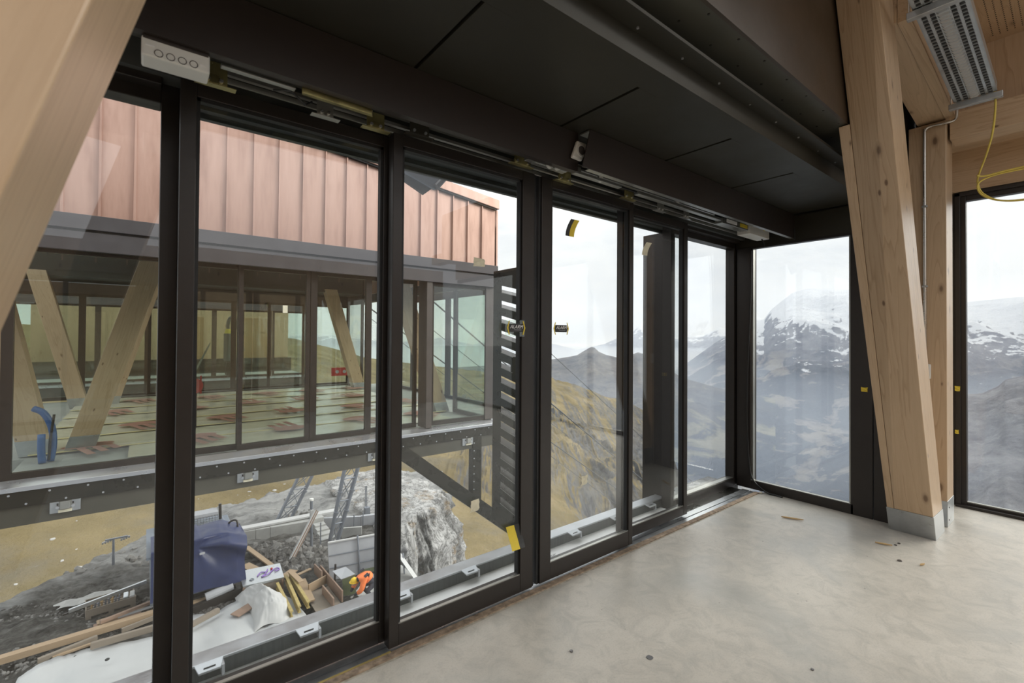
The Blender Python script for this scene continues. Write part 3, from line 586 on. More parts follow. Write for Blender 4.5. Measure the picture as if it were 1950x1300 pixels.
# ---- litter on the floor
def chip(x, y, L, W, a, label, mat='chip_wood', name='wood_splinter'):
    u = Vector((math.cos(a), math.sin(a), 0)); v = Vector((-u.y, u.x, 0)); c_ = Vector((x, y, .004))
    pts = [c_-u*L/2, c_-u*L*.3+v*W/2, c_+u*L*.2+v*W*.4, c_+u*L/2, c_+u*L*.1-v*W/2, c_-u*L*.35-v*W*.3]
    tag(MB().prism(pts, (0, 0, .008)).build(name, mat), label, 'debris')
chip(4.24, 1.58, .16, .018, -1.1, 'pale wood splinter lying in front of the end window')
chip(4.25, .975, .10, .014, -1.2, 'thin wood splinter on the floor left of the steel shoe')
chip(4.07, .727, .05, .012, -.3, 'small wood splinter in front of the leaning post')
chip(4.70, 2.03, .06, .03, .3, 'small lump of debris at the end of the door track', 'mortar', 'debris_lump')
for x, y, r, lb in ((1.875, 1.308, .017, 'round dark spot of dried mortar on the floor near the doors'), (2.391, .808, .007, 'tiny dark crumb at the bottom edge of the floor'), (1.614, 1.565, .008, 'dark crumb close to the threshold of the left leaf'), (4.307, .919, .009, 'dark crumb left of the steel shoe, the left one of a close pair'), (4.362, .91, .009, 'dark crumb left of the steel shoe, the right one of a close pair'), (4.025, .837, .012, 'dark crumb in front of the steel shoe, nearer than the pair')):
    v = [(x+r*math.cos(k)*R_.uniform(.8, 1.2), y+r*math.sin(k)*R_.uniform(.8, 1.2), .001) for k in [i*math.pi/4 for i in range(8)]]
    tag(MB().prism(v, (0, 0, .001 if r > .016 else r*.5)).build('floor_crumb', 'lens_grey' if r < .016 else 'print_grey'), lb, 'debris')
# ================================================================== the halls across the bays
def copper_wall(root, yf, s, x0, x1, z0, zr, detail=True, pitch=.293):
    """standing seam copper above the windows; yf is its face, s points towards us; the top follows the roof fall"""
    ztop = lambda x: zr + .115*(4.97-x)
    xs = []; x = x1
    while x > x0: xs.append(x); x -= pitch
    for a in xs:
        b0 = max(x0, a-pitch)
        MB().prism([(b0+.006, yf, z0), (a-.006, yf, z0), (a-.006, yf, ztop(a)), (b0+.006, yf, ztop(b0))], (0, -s*.02, 0)).build('copper_sheet', 'copper', root)
        MB().hexa([(b0-.012, yf, z0), (b0+.012, yf, z0), (b0+.012, yf+s*.03, z0), (b0-.012, yf+s*.03, z0)], [(b0-.008, yf, ztop(b0)), (b0+.008, yf, ztop(b0)), (b0+.008, yf+s*.03, ztop(b0)), (b0-.008, yf+s*.03, ztop(b0))]).build('standing_seam', 'copper', root)
    c0, c1 = x0, x1+.045
    h = .16
    MB().hexa([(c0, yf+s*.07, ztop(c0)-.0), (c1, yf+s*.07, ztop(c1)), (c1, yf-s*.2, ztop(c1)), (c0, yf-s*.2, ztop(c0))], [(c0, yf+s*.07, ztop(c0)+h), (c1, yf+s*.07, ztop(c1)+h), (c1, yf-s*.2, ztop(c1)+h), (c0, yf-s*.2, ztop(c0)+h)]).build('coping', 'copper', root, .006)
    MB().hexa([(c0, yf+s*.05, ztop(c0)-.025), (x1, yf+s*.05, ztop(x1)-.025), (x1, yf, ztop(x1)-.025), (c0, yf, ztop(c0)-.025)], [(c0, yf+s*.05, ztop(c0)), (x1, yf+s*.05, ztop(x1)), (x1, yf, ztop(x1)), (c0, yf, ztop(c0))]).build('shade_strip', 'black_rubber', root)  # solid black strip painted in as the shade under the coping
def frame(root, x0, x1, y0, y1, z0, z1, w_=.055, br=.07, tr=.06, mat='dark_metal'):
    MB().box(x0, x0+w_, y0, y1, z0, z1).build('stile', mat, root); MB().box(x1-w_, x1, y0, y1, z0, z1).build('stile', mat, root)
    MB().box(x0+w_, x1-w_, y0, y1, z0, z0+br).build('bottom_rail', mat, root); MB().box(x0+w_, x1-w_, y0, y1, z1-tr, z1).build('top_rail', mat, root)
    MB().box(x0+w_, x1-w_, (y0+y1)/2-.006, (y0+y1)/2+.006, z0+br, z1-tr).build('glass_pane', 'glass_opposite', root)
plain('frame_brown', (.085, .073, .066), .45, .2, var=.08, scale=8)
op = empty('station_building', (1.9, 6.75, 0), 'copper clad glazed station hall across the bay, floor covered with printed sheets', 'building', 'glazed station halls')
YF = 6.75
copper_wall(op, 6.66, -1, -1.15, 4.87, 2.755, 3.76)
MB().box(-1.12, 4.90, 6.60, 6.66, 2.60, 2.755).build('upper_fascia', 'grey_fascia', op, .004)
MB().box(-1.12, 4.88, 6.63, 6.70, 2.575, 2.60).build('shade_strip', 'black_rubber', op)  # black colour stands in for the shadow line between the two fascias
MB().box(-1.12, 4.87, 6.62, 6.68, 2.375, 2.575).build('lower_fascia', 'grey_fascia', op, .003)
MB().box(4.93, 5.10, 6.64, 14.3, 2.45, 2.66).build('side_fascia', 'grey_fascia', op, .003)
MB().prism([(4.90, 6.66, 2.66), (4.90, 14.3, 2.66), (4.90, 14.3, 3.76), (4.90, 6.66, 3.76)], (.03, 0, 0)).build('copper_sheet', 'copper', op)
# glazing: fixed light, outer leaf, two active leaves, outer leaf, fin, corner light
frame(op, -1.12, .24, 6.72, 6.78, .03, 2.40, .085); frame(op, .18, .98, 6.84, 6.90, .03, 2.40)
frame(op, .93, 1.79, 6.78, 6.84, .03, 2.40, .05); frame(op, 1.80, 2.67, 6.78, 6.84, .03, 2.40, .085)
frame(op, 2.63, 3.45, 6.84, 6.90, .03, 2.40, .05)
MB().box(3.52, 3.62, 6.64, 6.92, .03, 2.575).build('fin', 'frame_brown', op, .003)
frame(op, 3.62, 4.87, 6.70, 6.76, .05, 2.38, .06); MB().box(4.70, 4.87, 6.68, 6.72, .05, 2.38).build('corner_stile', 'frame_brown', op)
# end glazing of that hall
for a, b_ in ((6.76, 8.0), (8.0, 9.9), (9.9, 11.8), (11.8, 13.0), (13.0, 14.25)):
    xe = 4.83 if (a < 7.9 or a > 12.9) else 5.8
    MB().box(xe, xe+.06, a, a+.09, .03, 2.42).build('stile', 'dark_metal', op); MB().box(xe, xe+.06, b_-.09, b_, .03, 2.42).build('stile', 'dark_metal', op)
    MB().box(xe, xe+.06, a, b_, .0, .07).build('bottom_rail', 'dark_metal', op); MB().box(xe, xe+.06, a, b_, 2.42, 2.7).build('top_rail', 'dark_metal', op)
    MB().box(xe+.02, xe+.03, a+.09, b_-.09, .07, 2.42).build('glass_pane', 'glass_opposite', op)
# far glazing of that hall
for a, b_ in ((-3.6, -1.12), (-1.12, .05), (.05, .95), (.93, 1.83), (1.83, 2.7), (2.65, 3.6), (3.62, 4.87)): frame(op, a, b_, 14.18, 14.24, .03, 2.40, .06)
MB().box(-4.0, 4.9, 14.2, 14.3, 2.40, 3.9).build('far_fascia', 'grey_fascia', op)
# sill flashing, screwed base band, lower beam, brackets
MB().prism([(-1.12, 6.72, .035), (-1.12, 6.53, .0), (-1.12, 6.53, -.045), (-1.12, 6.72, -.045)], (6.0, 0, 0)).build('sill_flashing', 'bright_metal', op, .003)
MB().box(-1.12, 4.88, 6.545, 6.70, -.20, -.045).build('base_band', 'base_band', op, .003)
MB().box(-1.105, 4.86, 6.57, 6.70, -.39, -.20).build('lower_beam', 'bulk_soffit', op)
sm = MB().disc((0, 0, 0), (0, -1, 0), .010, .006, 8).mesh('screw'); sm.materials.append(MATS['bright_metal'])
for k in range(21):
    share('screw', sm, (-1.02+k*.285, 6.545, -.075), op)
    if k < 20: share('screw', sm, (-.90+k*.285, 6.545, -.175), op)
for x in (-.62, 1.02, 2.66, 4.27):
    b_ = MB().box(x-.115, x+.115, 6.552, 6.57, -.318, -.203).build('anchor_plate', 'galvanised', op, .004)
    MB().hexa([(x-.035, 6.515, -.28), (x+.035, 6.515, -.28), (x+.05, 6.552, -.28), (x-.05, 6.552, -.28)], [(x-.035, 6.515, -.203), (x+.035, 6.515, -.203), (x+.05, 6.552, -.203), (x-.05, 6.552, -.203)]).build('channel_profile', 'aluminium', b_, .002)
    MB().box(x-.05, x+.05, 6.535, 6.552, -.315, -.288).build('clamp_bar', 'tape_cream', b_)
    for u in (-.058, .058): MB().box(x+u-.006, x+u+.006, 6.549, 6.553, -.245, -.222).build('slot', 'black_rubber', b_); MB().disc((x+u, 6.552, -.262), (0, -1, 0), .014, .014, 10).build('bolt', 'bright_metal', b_)
# diagonal strut and post below its end bay
st_ = MB().bar((3.05, 6.60, -.25), (5.55, 6.60, -2.22), .10, .20, (0, 0, 1)).build('diagonal_strut', 'base_band', op, .006)
d_ = Vector((2.5, 0, -1.97)).normalized()
u_ = Vector((.619, 0, .785))
for k in range(12):
    c_ = Vector((3.2, 6.548, -.37))+d_*.22*k
    for q in (-.065, .065): share('screw', sm, c_+u_*q, op)
MB().bar((3.05, 6.545, -.24), (5.55, 6.545, -2.21), .012, .20).build('strut_flange', 'base_band', op)
MB().box(4.36, 4.54, 6.55, 6.68, -1.35, -.20).build('hanger_post', 'base_band', op, .005)
for k in range(7): share('screw', sm, (4.385, 6.55, -.3-.13*k), op)
# roof and floor of that hall; barrier sheets with a red printed mark
MB().box(-1.12, 4.87, 6.7, 8.0, -.38, -.01).box(-4.0, 5.84, 8.0, 14.2, -.38, -.01).build('floor_slab', 'site_concrete', op)
MB().hexa([(-1.12, 6.7, 4.1), (4.85, 6.7, 3.4), (4.85, 14.3, 3.4), (-1.12, 14.3, 4.1)], [(-1.12, 6.7, 4.2), (4.85, 6.7, 3.5), (4.85, 14.3, 3.5), (-1.12, 14.3, 4.2)]).build('timber_ceiling', 'spruce_x', op)
MB().box(-4.0, 4.83, 6.72, 7.9, 2.67, 2.75).build('dark_ceiling', 'soffit_metal', op); MB().box(-4.0, 4.83, 7.9, 8.06, 2.75, 3.7).build('dark_bulkhead', 'bulk_panel', op); MB().box(-4.0, 4.83, 13.1, 14.2, 2.67, 2.75).build('dark_ceiling', 'soffit_metal', op); MB().box(-4.0, 4.83, 12.95, 13.1, 2.67, 3.7).build('dark_bulkhead', 'soffit_metal', op)
for k in range(6):
    y0 = 8.05+k*1.0
    rows = [[(x, y0+(1.02 if j else 0), .004+.006*k+.012*R_.random()) for j in (0, .5, 1)] for x in np.linspace(-1.1, 4.7, 30)]
    rows = [[(p[0], y0+1.02*j/2, p[2]) for j, p in enumerate(r)] for r in rows]
    MB().sheet(rows).build('barrier_sheet', 'barrier_sheet', op, smooth=True)
    MB().box(-1.1, 4.7, y0-.03, y0+.03, .02+.006*k, .022+.006*k).build('joint_tape', 'barrier_tape', op)
MB().sheet([[(x, y, .012+.01*R_.random()) for y in (7.25, 7.5, 7.8, 8.05)] for x in np.linspace(-.15, 4.4, 24)]).build('barrier_sheet', 'barrier_sheet', op, smooth=True)
pm = MB()
pm.prism([(.25*math.cos(a)*(1 if math.cos(a) > 0 else 1.15), .16*math.sin(a)+.12, 0) for a in [i*math.pi/8 for i in range(16)]], (0, 0, .002))
for k in range(3): pm.box(-.17+k*.145, -.09+k*.145, -.50+.08*k, .08, 0, .002)
pm = pm.mesh('printed_mark'); pm.materials.append(MATS['print_red'])
for r in range(4):
    for k in range(5):
        share('printed_mark', pm, (-.5+k*1.15+(r % 2)*.5+R_.uniform(-.1, .1), 8.05+r*1.6+R_.uniform(-.12, .12), .045+.007*r), op, (0, 0, .30 if R_.random() < .75 else 3.3))
B('dark_curb', 'black_rubber', (-1.12, 4.8, 13.85, 14.18, 0, .06), op)
# posts of the opposite hall, each its own thing
def far_post(x0, sl, y0, y1, label, wdt=.285, z1=2.75):
    e = empty('timber_column', (x0, y0, 0), label, 'column', 'timber posts of the hall across the bay'); leg(e, x0, sl, y0, y1, wdt=wdt, z1=z1)
far_post(-.79, .285, 8.08, 8.36, 'wide timber post leaning right, front left in the hall across the bay')
far_post(-1.18, -.20, 8.08, 8.36, 'timber post leaning left behind the left frame, front row across the bay')
far_post(4.52, -.36, 8.08, 8.36, 'timber post leaning left by the end glazing, front row across the bay')
far_post(-1.18, -.24, 12.85, 13.13, 'timber post leaning left, rear row, left of the wide front post')
far_post(-.72, .27, 12.85, 13.13, 'timber post leaning right behind the wide front post, rear row')
far_post(4.60, -.30, 12.85, 13.13, 'timber post leaning left beside the slotted strip, rear row across the bay', wdt=.31)
# things standing in that hall
rp = empty('red_beam', (4.58, 14.0, .4), 'red perforated board seen through the far hall glazing', 'red board')
MB().box(4.30, 4.85, 13.98, 14.0, .31, .55).build('board', 'red_plastic', rp)
for x in (4.47, 4.68): MB().disc((x, 13.98, .43), (0, -1, 0), .05, .004, 14).build('hole', 'formwork_grey', rp)
rd = empty('red_reel', (.66, 9.0, .3), 'red round reel standing at the left door frame across the bay', 'reel')
MB().disc((.62, 8.95, .68), (.25, -1, 0), .12, .03, 20).build('disc', 'red_plastic', rd); MB().box(.70, .722, 8.97, 8.985, .55, .84).build('handle', 'red_plastic', rd); MB().box(.58, .66, 8.97, 8.99, 0, .57).build('stand', 'dark_metal', rd)
bp = empty('blue_pipe', (-.85, 7.6, 0), 'blue flexible pipe standing up at the left in the hall across the bay', 'pipe')
MB().tube(smooth([(-1.02, 7.75, .62), (-.93, 7.72, .56), (-.86, 7.7, .40), (-.84, 7.68, .2), (-.86, 7.66, 0)], 5), .035, 10).build('long_pipe', 'blue_pipe', bp, smooth=True)
MB().tube(smooth([(-.93, 7.6, .33), (-.93, 7.6, .15), (-.92, 7.6, 0)], 4), .035, 10).build('short_pipe', 'blue_pipe', bp, smooth=True)
MB().tube([(-.83, 7.62, .55), (-.86, 7.62, .25), (-.87, 7.63, .02)], .014, 6).build('thin_cable', 'black_cable', bp)
tag(MB().box(.25, .262, 6.715, 6.718, 1.725, 1.80).build('paper_note', 'tape_yellow'), 'small yellow note on the glass across the bay', 'note')
tag(MB().box(1.44, 1.50, 6.775, 6.778, 1.80, 1.90).build('paper_note', 'tape_cream'), 'small pale note on the glass across the bay, left of the middle stiles', 'note')
# ---- third hall beyond, seen through the second
t3 = empty('station_building', (1.9, 18.6, 0), 'further station hall with timber rear wall, seen through the nearer hall', 'building', 'glazed station halls')
copper_wall(t3, 18.55, -1, -3.0, 4.93, 2.755, 3.76, pitch=.6)
MB().box(-3.0, 4.90, 18.48, 18.55, 2.375, 2.755).build('fascia', 'grey_fascia', t3)
MB().prism([(-3.0, 18.6, .03), (-3.0, 18.42, 0), (-3.0, 18.42, -.045), (-3.0, 18.6, -.045)], (7.9, 0, 0)).build('sill_flashing', 'bright_metal', t3)
MB().box(-3.0, 4.88, 18.44, 18.6, -.42, -.045).build('base_band', 'base_band', t3)
for a, b_ in ((-3.0, -1.12), (-1.12, .05), (.05, .98), (.93, 1.83), (1.83, 2.7), (2.65, 3.6), (3.62, 4.87)): frame(t3, a, b_, 18.6, 18.66, .03, 2.38, .07)
MB().box(-3.0, 4.9, 18.6, 23, -.3, -.0).build('floor_slab', 'site_concrete', t3)
MB().box(-3.0, 4.9, 22.0, 22.1, 0, 3.2).build('timber_wall', 'spruce', t3)
MB().box(-3.0, 4.9, 21.4, 21.9, 0, .55).build('dark_plinth', 'soffit_metal', t3)
for a in (.9, 3.2): MB().box(a, a+.9, 21.95, 22.0, 0, 2.2).build('door_panel', 'panel_x', t3)
hz = empty('corrugated_hose', (2.5, 20, 0), 'grey corrugated hose bent over a yellow top in the furthest hall', 'hose')
MB().tube(smooth([(2.40, 20, .5), (2.39, 20, 1.6), (2.41, 20, 2.0), (2.52, 20, 2.15), (2.66, 20, 2.0), (2.8, 20, 1.4), (2.9, 20, .9)], 5), .06, 10).build('tube', 'hose_grey', hz, smooth=True)
MB().tube([(2.40, 19.95, .55), (2.40, 19.95, 1.55)], .14, 14).build('filter_body', 'hose_grey', hz); MB().tube([(2.40, 19.95, 1.55), (2.40, 19.95, 1.72)], .13, 14, .07).build('yellow_cap', 'tape_yellow', hz)
MB().box(2.35, 2.95, 19.8, 20.3, .0, .5).build('machine_base', 'black_rubber', hz, .03); MB().tube([(2.75, 19.74, .25), (2.75, 19.80, .25)], .24, 20).build('wheel', 'lens_grey', hz)
tag(MB().bar((1.35, 20, .05), (1.85, 20, 1.2), .10, .05, (1, 0, 0)).build('aluminium_plank', 'aluminium'), 'metal plank leaning in the furthest hall', 'plank')
# ---- slotted docking panel standing in the bay
dp = empty('slotted_panel', (2.756, 3.6, 0), 'dark slotted metal panel standing in the bay left of the door joint', 'slotted panel')
PX, PY0, PY1 = 2.756, 3.10, 3.790
SK = .218     # the slots fall towards us
ps = lambda y, z: (PX, y, z)
ztop = 2.16; pitch = .148; op_h = .070; y_a, y_b = 3.655, 3.285; dr_ = SK*(y_a-y_b)
MB().prism([ps(y_a, -.345), ps(PY1, -.325), ps(PY1, ztop), ps(y_a, ztop)], (.006, 0, 0)).build('far_strip', 'base_band', dp, .002)
MB().prism([ps(PY0, -.48), ps(y_b, -.41), ps(y_b, ztop), ps(PY0, ztop)], (.006, 0, 0)).build('near_strip', 'base_band', dp)
z0 = 2.005
MB().prism([ps(y_b, z0-dr_), ps(y_a, z0), ps(y_a, ztop), ps(y_b, ztop)], (.006, 0, 0)).build('top_sheet', 'base_band', dp)
for k in range(15):
    zb = z0-op_h; zn = z0-pitch
    zl = (zn, zn-dr_) if k < 14 else (-.345, -.41)
    sl_ = MB().prism([ps(y_b, zl[1]), ps(y_a, zl[0]), ps(y_a, zb), ps(y_b, zb-dr_)], (.006, 0, 0)).build('slat', 'base_band', dp)
    MB().prism([ps(y_b-.10, zb-dr_-.1*SK), ps(y_a+.12, zb+.12*SK), (PX+.066, y_a+.12, zb+.020+.12*SK), (PX+.066, y_b-.10, zb-dr_+.020-.1*SK)], (0, 0, .004)).build('louvre_flap', 'base_band', sl_)
    MB().prism([(PX-.001, y_b, zb-dr_), (PX-.001, y_a, zb), (PX-.001, y_a, zb+.003), (PX-.001, y_b, zb-dr_+.003)], (.002, 0, 0)).build('lip_highlight', 'aluminium', sl_)  # pale metal strip stands in for the highlight along the lip
    if k == 5: MB().prism([ps(y_b, zb-dr_), ps(3.50, zb-SK*(y_a-3.50)), ps(3.50, z0-SK*(y_a-3.50)), ps(y_b, z0-dr_)], (.006, 0, 0)).build('closed_part', 'base_band', sl_)
    z0 = zn
MB().box(2.745, 2.756, 3.36, 3.45, 1.14, 1.31).build('latch_plate', 'soffit_metal', dp); MB().box(2.74, 2.745, 3.365, 3.372, 1.15, 1.30).build('latch_edge', 'bright_metal', dp)
MB().bar((2.80, 2.66, -.36), (2.80, 3.3, -.56), .06, .08).build('support_arm', 'base_band', dp)
# ---- folded bracket hanging outside under our fascia
hb = empty('hanging_bracket', (1.4, 3.0, 2.65), 'grey folded metal bracket hanging below the outer fascia, seen against the copper', 'bracket')
MB().prism([(.95, 2.95, 2.95), (1.142, 2.98, 2.685), (1.557, 3.0, 2.519), (1.719, 3.0, 2.657), (1.70, 2.98, 2.98)], (0, .02, 0)).build('dark_flap', 'soffit_metal', hb)
MB().hexa([(1.20, 2.93, 2.675), (1.62, 2.945, 2.555), (1.70, 2.96, 2.66), (1.66, 2.95, 2.76)], [(1.20, 2.955, 2.675), (1.62, 2.97, 2.555), (1.70, 2.985, 2.66), (1.66, 2.975, 2.76)]).build('lit_face', 'machine_blue', hb)  # paler material stands in for the light on the upper face
MB().tube([(1.62, 2.935, 2.57), (1.70, 2.94, 2.665)], .024, 12).build('dark_roller', 'lens_grey', hb)
MB().box(1.1, 1.16, 2.47, 2.97, 2.9, 2.95).build('arm', 'soffit_metal', hb)
# ================================================================== the mountains
def _hash(ix, iy, seed):
    h = (ix.astype(np.int64)*374761393 + iy.astype(np.int64)*668265263 + seed*982451653) & 0x7fffffff
    h = ((h ^ (h >> 13))*1274126177) & 0x7fffffff
    return ((h ^ (h >> 16)) & 0xffff)/65535.0
def vnoise(x, y, seed=0):
    ix, iy = np.floor(x), np.floor(y); fx, fy = x-ix, y-iy
    ux, uy = fx*fx*fx*(fx*(fx*6-15)+10), fy*fy*fy*(fy*(fy*6-15)+10)
    a, b_, c_, d_ = _hash(ix, iy, seed), _hash(ix+1, iy, seed), _hash(ix, iy+1, seed), _hash(ix+1, iy+1, seed)
    return (a*(1-ux)+b_*ux)*(1-uy) + (c_*(1-ux)+d_*ux)*uy
def fbm(x, y, oct_=5, seed=0, gain=.5, ridged=False):
    s = 0; a = 1.0; tot = 0
    for o in range(oct_):
        n = vnoise(x, y, seed+o*17)
        n = 1-abs(2*n-1) if ridged else n
        s = s+a*n; tot += a; a *= gain; x = x*2.03+11.7; y = y*2.03+5.3
    return s/tot
def grid_mesh(name, X, Y, Z, mat, **props):
    n, m_ = X.shape; co = np.stack([X, Y, Z], -1).reshape(-1, 3).astype(np.float32)
    i = np.arange(n*m_).reshape(n, m_); q = np.stack([i[:-1, :-1], i[:-1, 1:], i[1:, 1:], i[1:, :-1]], -1).reshape(-1, 4)
    me = bpy.data.meshes.new(name); me.vertices.add(len(co)); me.vertices.foreach_set('co', co.ravel())
    me.loops.add(q.size); me.loops.foreach_set('vertex_index', q.ravel().astype(np.int32)); me.polygons.add(len(q))
    me.polygons.foreach_set('loop_start', np.arange(0, q.size, 4, dtype=np.int32)); me.polygons.foreach_set('loop_total', np.full(len(q), 4, np.int32))
    me.polygons.foreach_set('use_smooth', np.ones(len(q), bool)); me.update(); me.validate()
    me.materials.append(MATS[mat]); o = bpy.data.objects.new(name, me); COL.objects.link(o)
    for k_, v_ in props.items(): o[k_] = v_
    return o
GRID = {}
def ridge(name, crest, rc, r0, el0, r1, mat, label, naz=420, nr=170, power=1.0, amp=.06, scale=600., seed=1, crest_amp=.25, stretch=1.0, back=.5, gully=0.0, rpow=1.0, a0=None, a1=None):
    ca = np.array(sorted(crest)); lo, hi = ca[0, 0] if a0 is None else a0, ca[-1, 0] if a1 is None else a1
    A = np.radians(np.linspace(lo, hi, naz)); zc = 1.5+rc*np.tan(np.radians(np.interp(np.degrees(A), ca[:, 0], ca[:, 1])))
    zf = 1.5 + r0*math.tan(math.radians(el0))
    nf = int(nr*.8); t_ = np.concatenate([np.linspace(0, 1, nf)**rpow, 1+np.linspace(0, 1, nr-nf+1)[1:]])
    T, AA = np.meshgrid(t_, A, indexing='ij'); Rr = np.where(T <= 1, r0+(rc-r0)*T, rc+(r1-rc)*(T-1))
    X, Y = Rr*np.cos(AA), Rr*np.sin(AA); ZC = np.broadcast_to(zc, T.shape)
    base = np.where(T <= 1, zf+(ZC-zf)*np.clip(T, 0, 1)**power, ZC-(ZC-zf)*back*(T-1))
    H = abs(ZC-zf)+.15*rc*.3
    n_ = fbm(X/scale, Y/scale*stretch, 6, seed, .52, True)-.55
    env = np.where(T <= 1, np.minimum(1, .25+(1-T)*4)*np.clip(T*6, .2, 1), 1)
    env = np.where(T > .97, crest_amp, np.clip(env, crest_amp, 1))
    Z = base + H*amp*n_*2*env
    if gully:
        dx_, dy_ = math.cos(math.radians(55)), math.sin(math.radians(55))
        al, pe_ = X*dx_+Y*dy_, -X*dy_+Y*dx_
        wgt = np.clip((np.radians(66)-AA)*6, .12, 1)*np.minimum(1, (1.03-np.minimum(T, 1))*6)*np.clip((Rr-60)/80, 0, 1)
        Z = Z + gully*wgt*(np.clip(Rr/220, .4, 1.3))*(fbm(pe_/17+.6*vnoise(al/40, pe_/40, 9), al/85, 6, seed+5, .55, True)-.55)
    GRID[label] = (X, Y, Z)
    o = grid_mesh(name, X, Y, Z, mat, kind='structure'); tag(o, label); return o
def terrain_mat(name, build):
    m, t, b, _ = new_mat(name); g = N(t, 'ShaderNodeNewGeometry'); sp_ = N(t, 'ShaderNodeSeparateXYZ'); t.links.new(g.outputs['Position'], sp_.inputs[0])
    nn = N(t, 'ShaderNodeSeparateXYZ'); t.links.new(g.outputs['Normal'], nn.inputs[0])
    def noise(scale, detail=6.0, rough=.6, stretch=(1, 1, 1), dist=0.0):
        mpn = N(t, 'ShaderNodeMapping'); mpn.inputs['Scale'].default_value = stretch; t.links.new(g.outputs['Position'], mpn.inputs[0])
        n = N(t, 'ShaderNodeTexNoise', i_Scale=scale, i_Detail=detail, i_Roughness=rough, i_Distortion=dist); t.links.new(mpn.outputs[0], n.inputs['Vector']); return n.outputs[0]
    b.inputs['Roughness'].default_value = .95; b.inputs['Specular IOR Level'].default_value = .1
    if name.startswith('alp'): bump(t, b, noise(.012, 10.0, .72), 1.0, 60.0)
    if name == 'dry_grass': bump(t, b, noise(.15, 8.0, .72), .8, 2.5)
    t.links.new(build(t, b, sp_.outputs[2], nn.outputs[2], noise), b.inputs['Base Color']); return m
def m_alp(t, b, z, nz, noise, snow=True, snowline=110., forest=True, rock=((.085, .088, .108), (.24, .24, .262)), meadow=((.185, .168, .165), (.31, .285, .25)), zmead=-170.):
    rk = ramp(t, noise(.0075, 9.0, .74, (1, 1, 2.0)), [(.35, rock[0]), (.65, rock[1])])
    md = ramp(t, noise(.0042, 10.0, .62, (1, 1, 2.0), dist=.5), [(.40, (.042, .055, .072)), (.525, (.055, .068, .085)), (.545, meadow[0]), (.62, meadow[1])] if forest else [(.35, meadow[0]), (.65, meadow[1])])
    zz = mathn(t, 'ADD', z, mathn(t, 'MULTIPLY', mathn(t, 'SUBTRACT', noise(.003, 5.0), .5), 380.0))
    c_ = mixc(t, ramp(t, mathn(t, 'MULTIPLY', mathn(t, 'ADD', zz, -zmead+400.0), 1/800.), [(.38, 0.0), (.60, 1.0)]), md, rk)
    if snow:
        zs = mathn(t, 'ADD', z, mathn(t, 'MULTIPLY', mathn(t, 'SUBTRACT', noise(.0055, 10.0, .72, (1, 1, 1.6)), .5), 1000.0))
        zs = mathn(t, 'ADD', zs, mathn(t, 'MULTIPLY', mathn(t, 'SUBTRACT', nz, .72), 900.0))
        c_ = mixc(t, ramp(t, mathn(t, 'MULTIPLY', mathn(t, 'ADD', zs, -snowline+500.0), 1/1000.), [(.47, 0.0), (.53, 1.0)]), c_, (.72, .74, .78))
    return c_
terrain_mat('alp_snow', lambda *a: m_alp(*a))
terrain_mat('alp_dark', lambda *a: m_alp(*a, snow=False, zmead=-330., rock=((.070, .070, .072), (.25, .225, .195)), meadow=((.15, .15, .11), (.28, .265, .20))))
terrain_mat('alp_pale', lambda *a: m_alp(*a, snowline=150., zmead=-700.))
terrain_mat('alp_ridge', lambda *a: m_alp(*a, snow=False, forest=False, rock=((.15, .15, .168), (.40, .40, .42)), meadow=((.11, .115, .13), (.19, .19, .2)), zmead=-700.))
def m_grass(t, b, z, nz, noise):
    g_ = ramp(t, noise(.03, 9.0, .66, dist=.4), [(.30, (.115, .090, .048)), (.43, (.165, .130, .066)), (.56, (.225, .178, .094)), (.70, (.30, .245, .150))])
    rk = ramp(t, noise(.10, 9.0, .75, (1, 1, 3.5)), [(.35, (.045, .047, .052)), (.65, (.150, .150, .152))])
    g0 = N(t, 'ShaderNodeNewGeometry'); mpr = N(t, 'ShaderNodeMapping', vector_type='TEXTURE'); mpr.inputs['Rotation'].default_value = (0, 0, math.radians(55)); mpr.inputs['Scale'].default_value = (90, 13, 60)
    t.links.new(g0.outputs['Position'], mpr.inputs[0])
    st_n = N(t, 'ShaderNodeTexNoise', i_Scale=1.0, i_Detail=8.0, i_Roughness=.68, i_Distortion=.5); t.links.new(mpr.outputs[0], st_n.inputs['Vector'])
    sx = N(t, 'ShaderNodeSeparateXYZ'); t.links.new(g0.outputs['Position'], sx.inputs[0])
    right = mathn(t, 'SUBTRACT', mathn(t, 'MULTIPLY', mathn(t, 'DIVIDE', sx.outputs[0], mathn(t, 'MAXIMUM', sx.outputs[1], 1.0)),   .26), .215)
    m1 = mathn(t, 'ADD', mathn(t, 'MULTIPLY', mathn(t, 'SUBTRACT', .86, nz), .55), mathn(t, 'ADD', mathn(t, 'MULTIPLY', st_n.outputs[0], 1.0), right))
    c_ = mixc(t, ramp(t, m1, [(.50, 0.0), (.56, .6), (.68, 1.0)]), g_, rk)
    c_ = mixc(t, ramp(t, noise(.045, 7.0, .65), [(.50, 0.0), (.62, .55)]), c_, (.16, .145, .115))
    c_ = mixc(t, ramp(t, noise(.09, 6.0, .7), [(.30, .5), (.42, 0.0)]), c_, (.10, .085, .045))
    return mixc(t, ramp(t, noise(.28, 5.0, .7), [(.66, 0.0), (.73, .8)]), c_, (.27, .26, .24))
terrain_mat('dry_grass', m_grass)
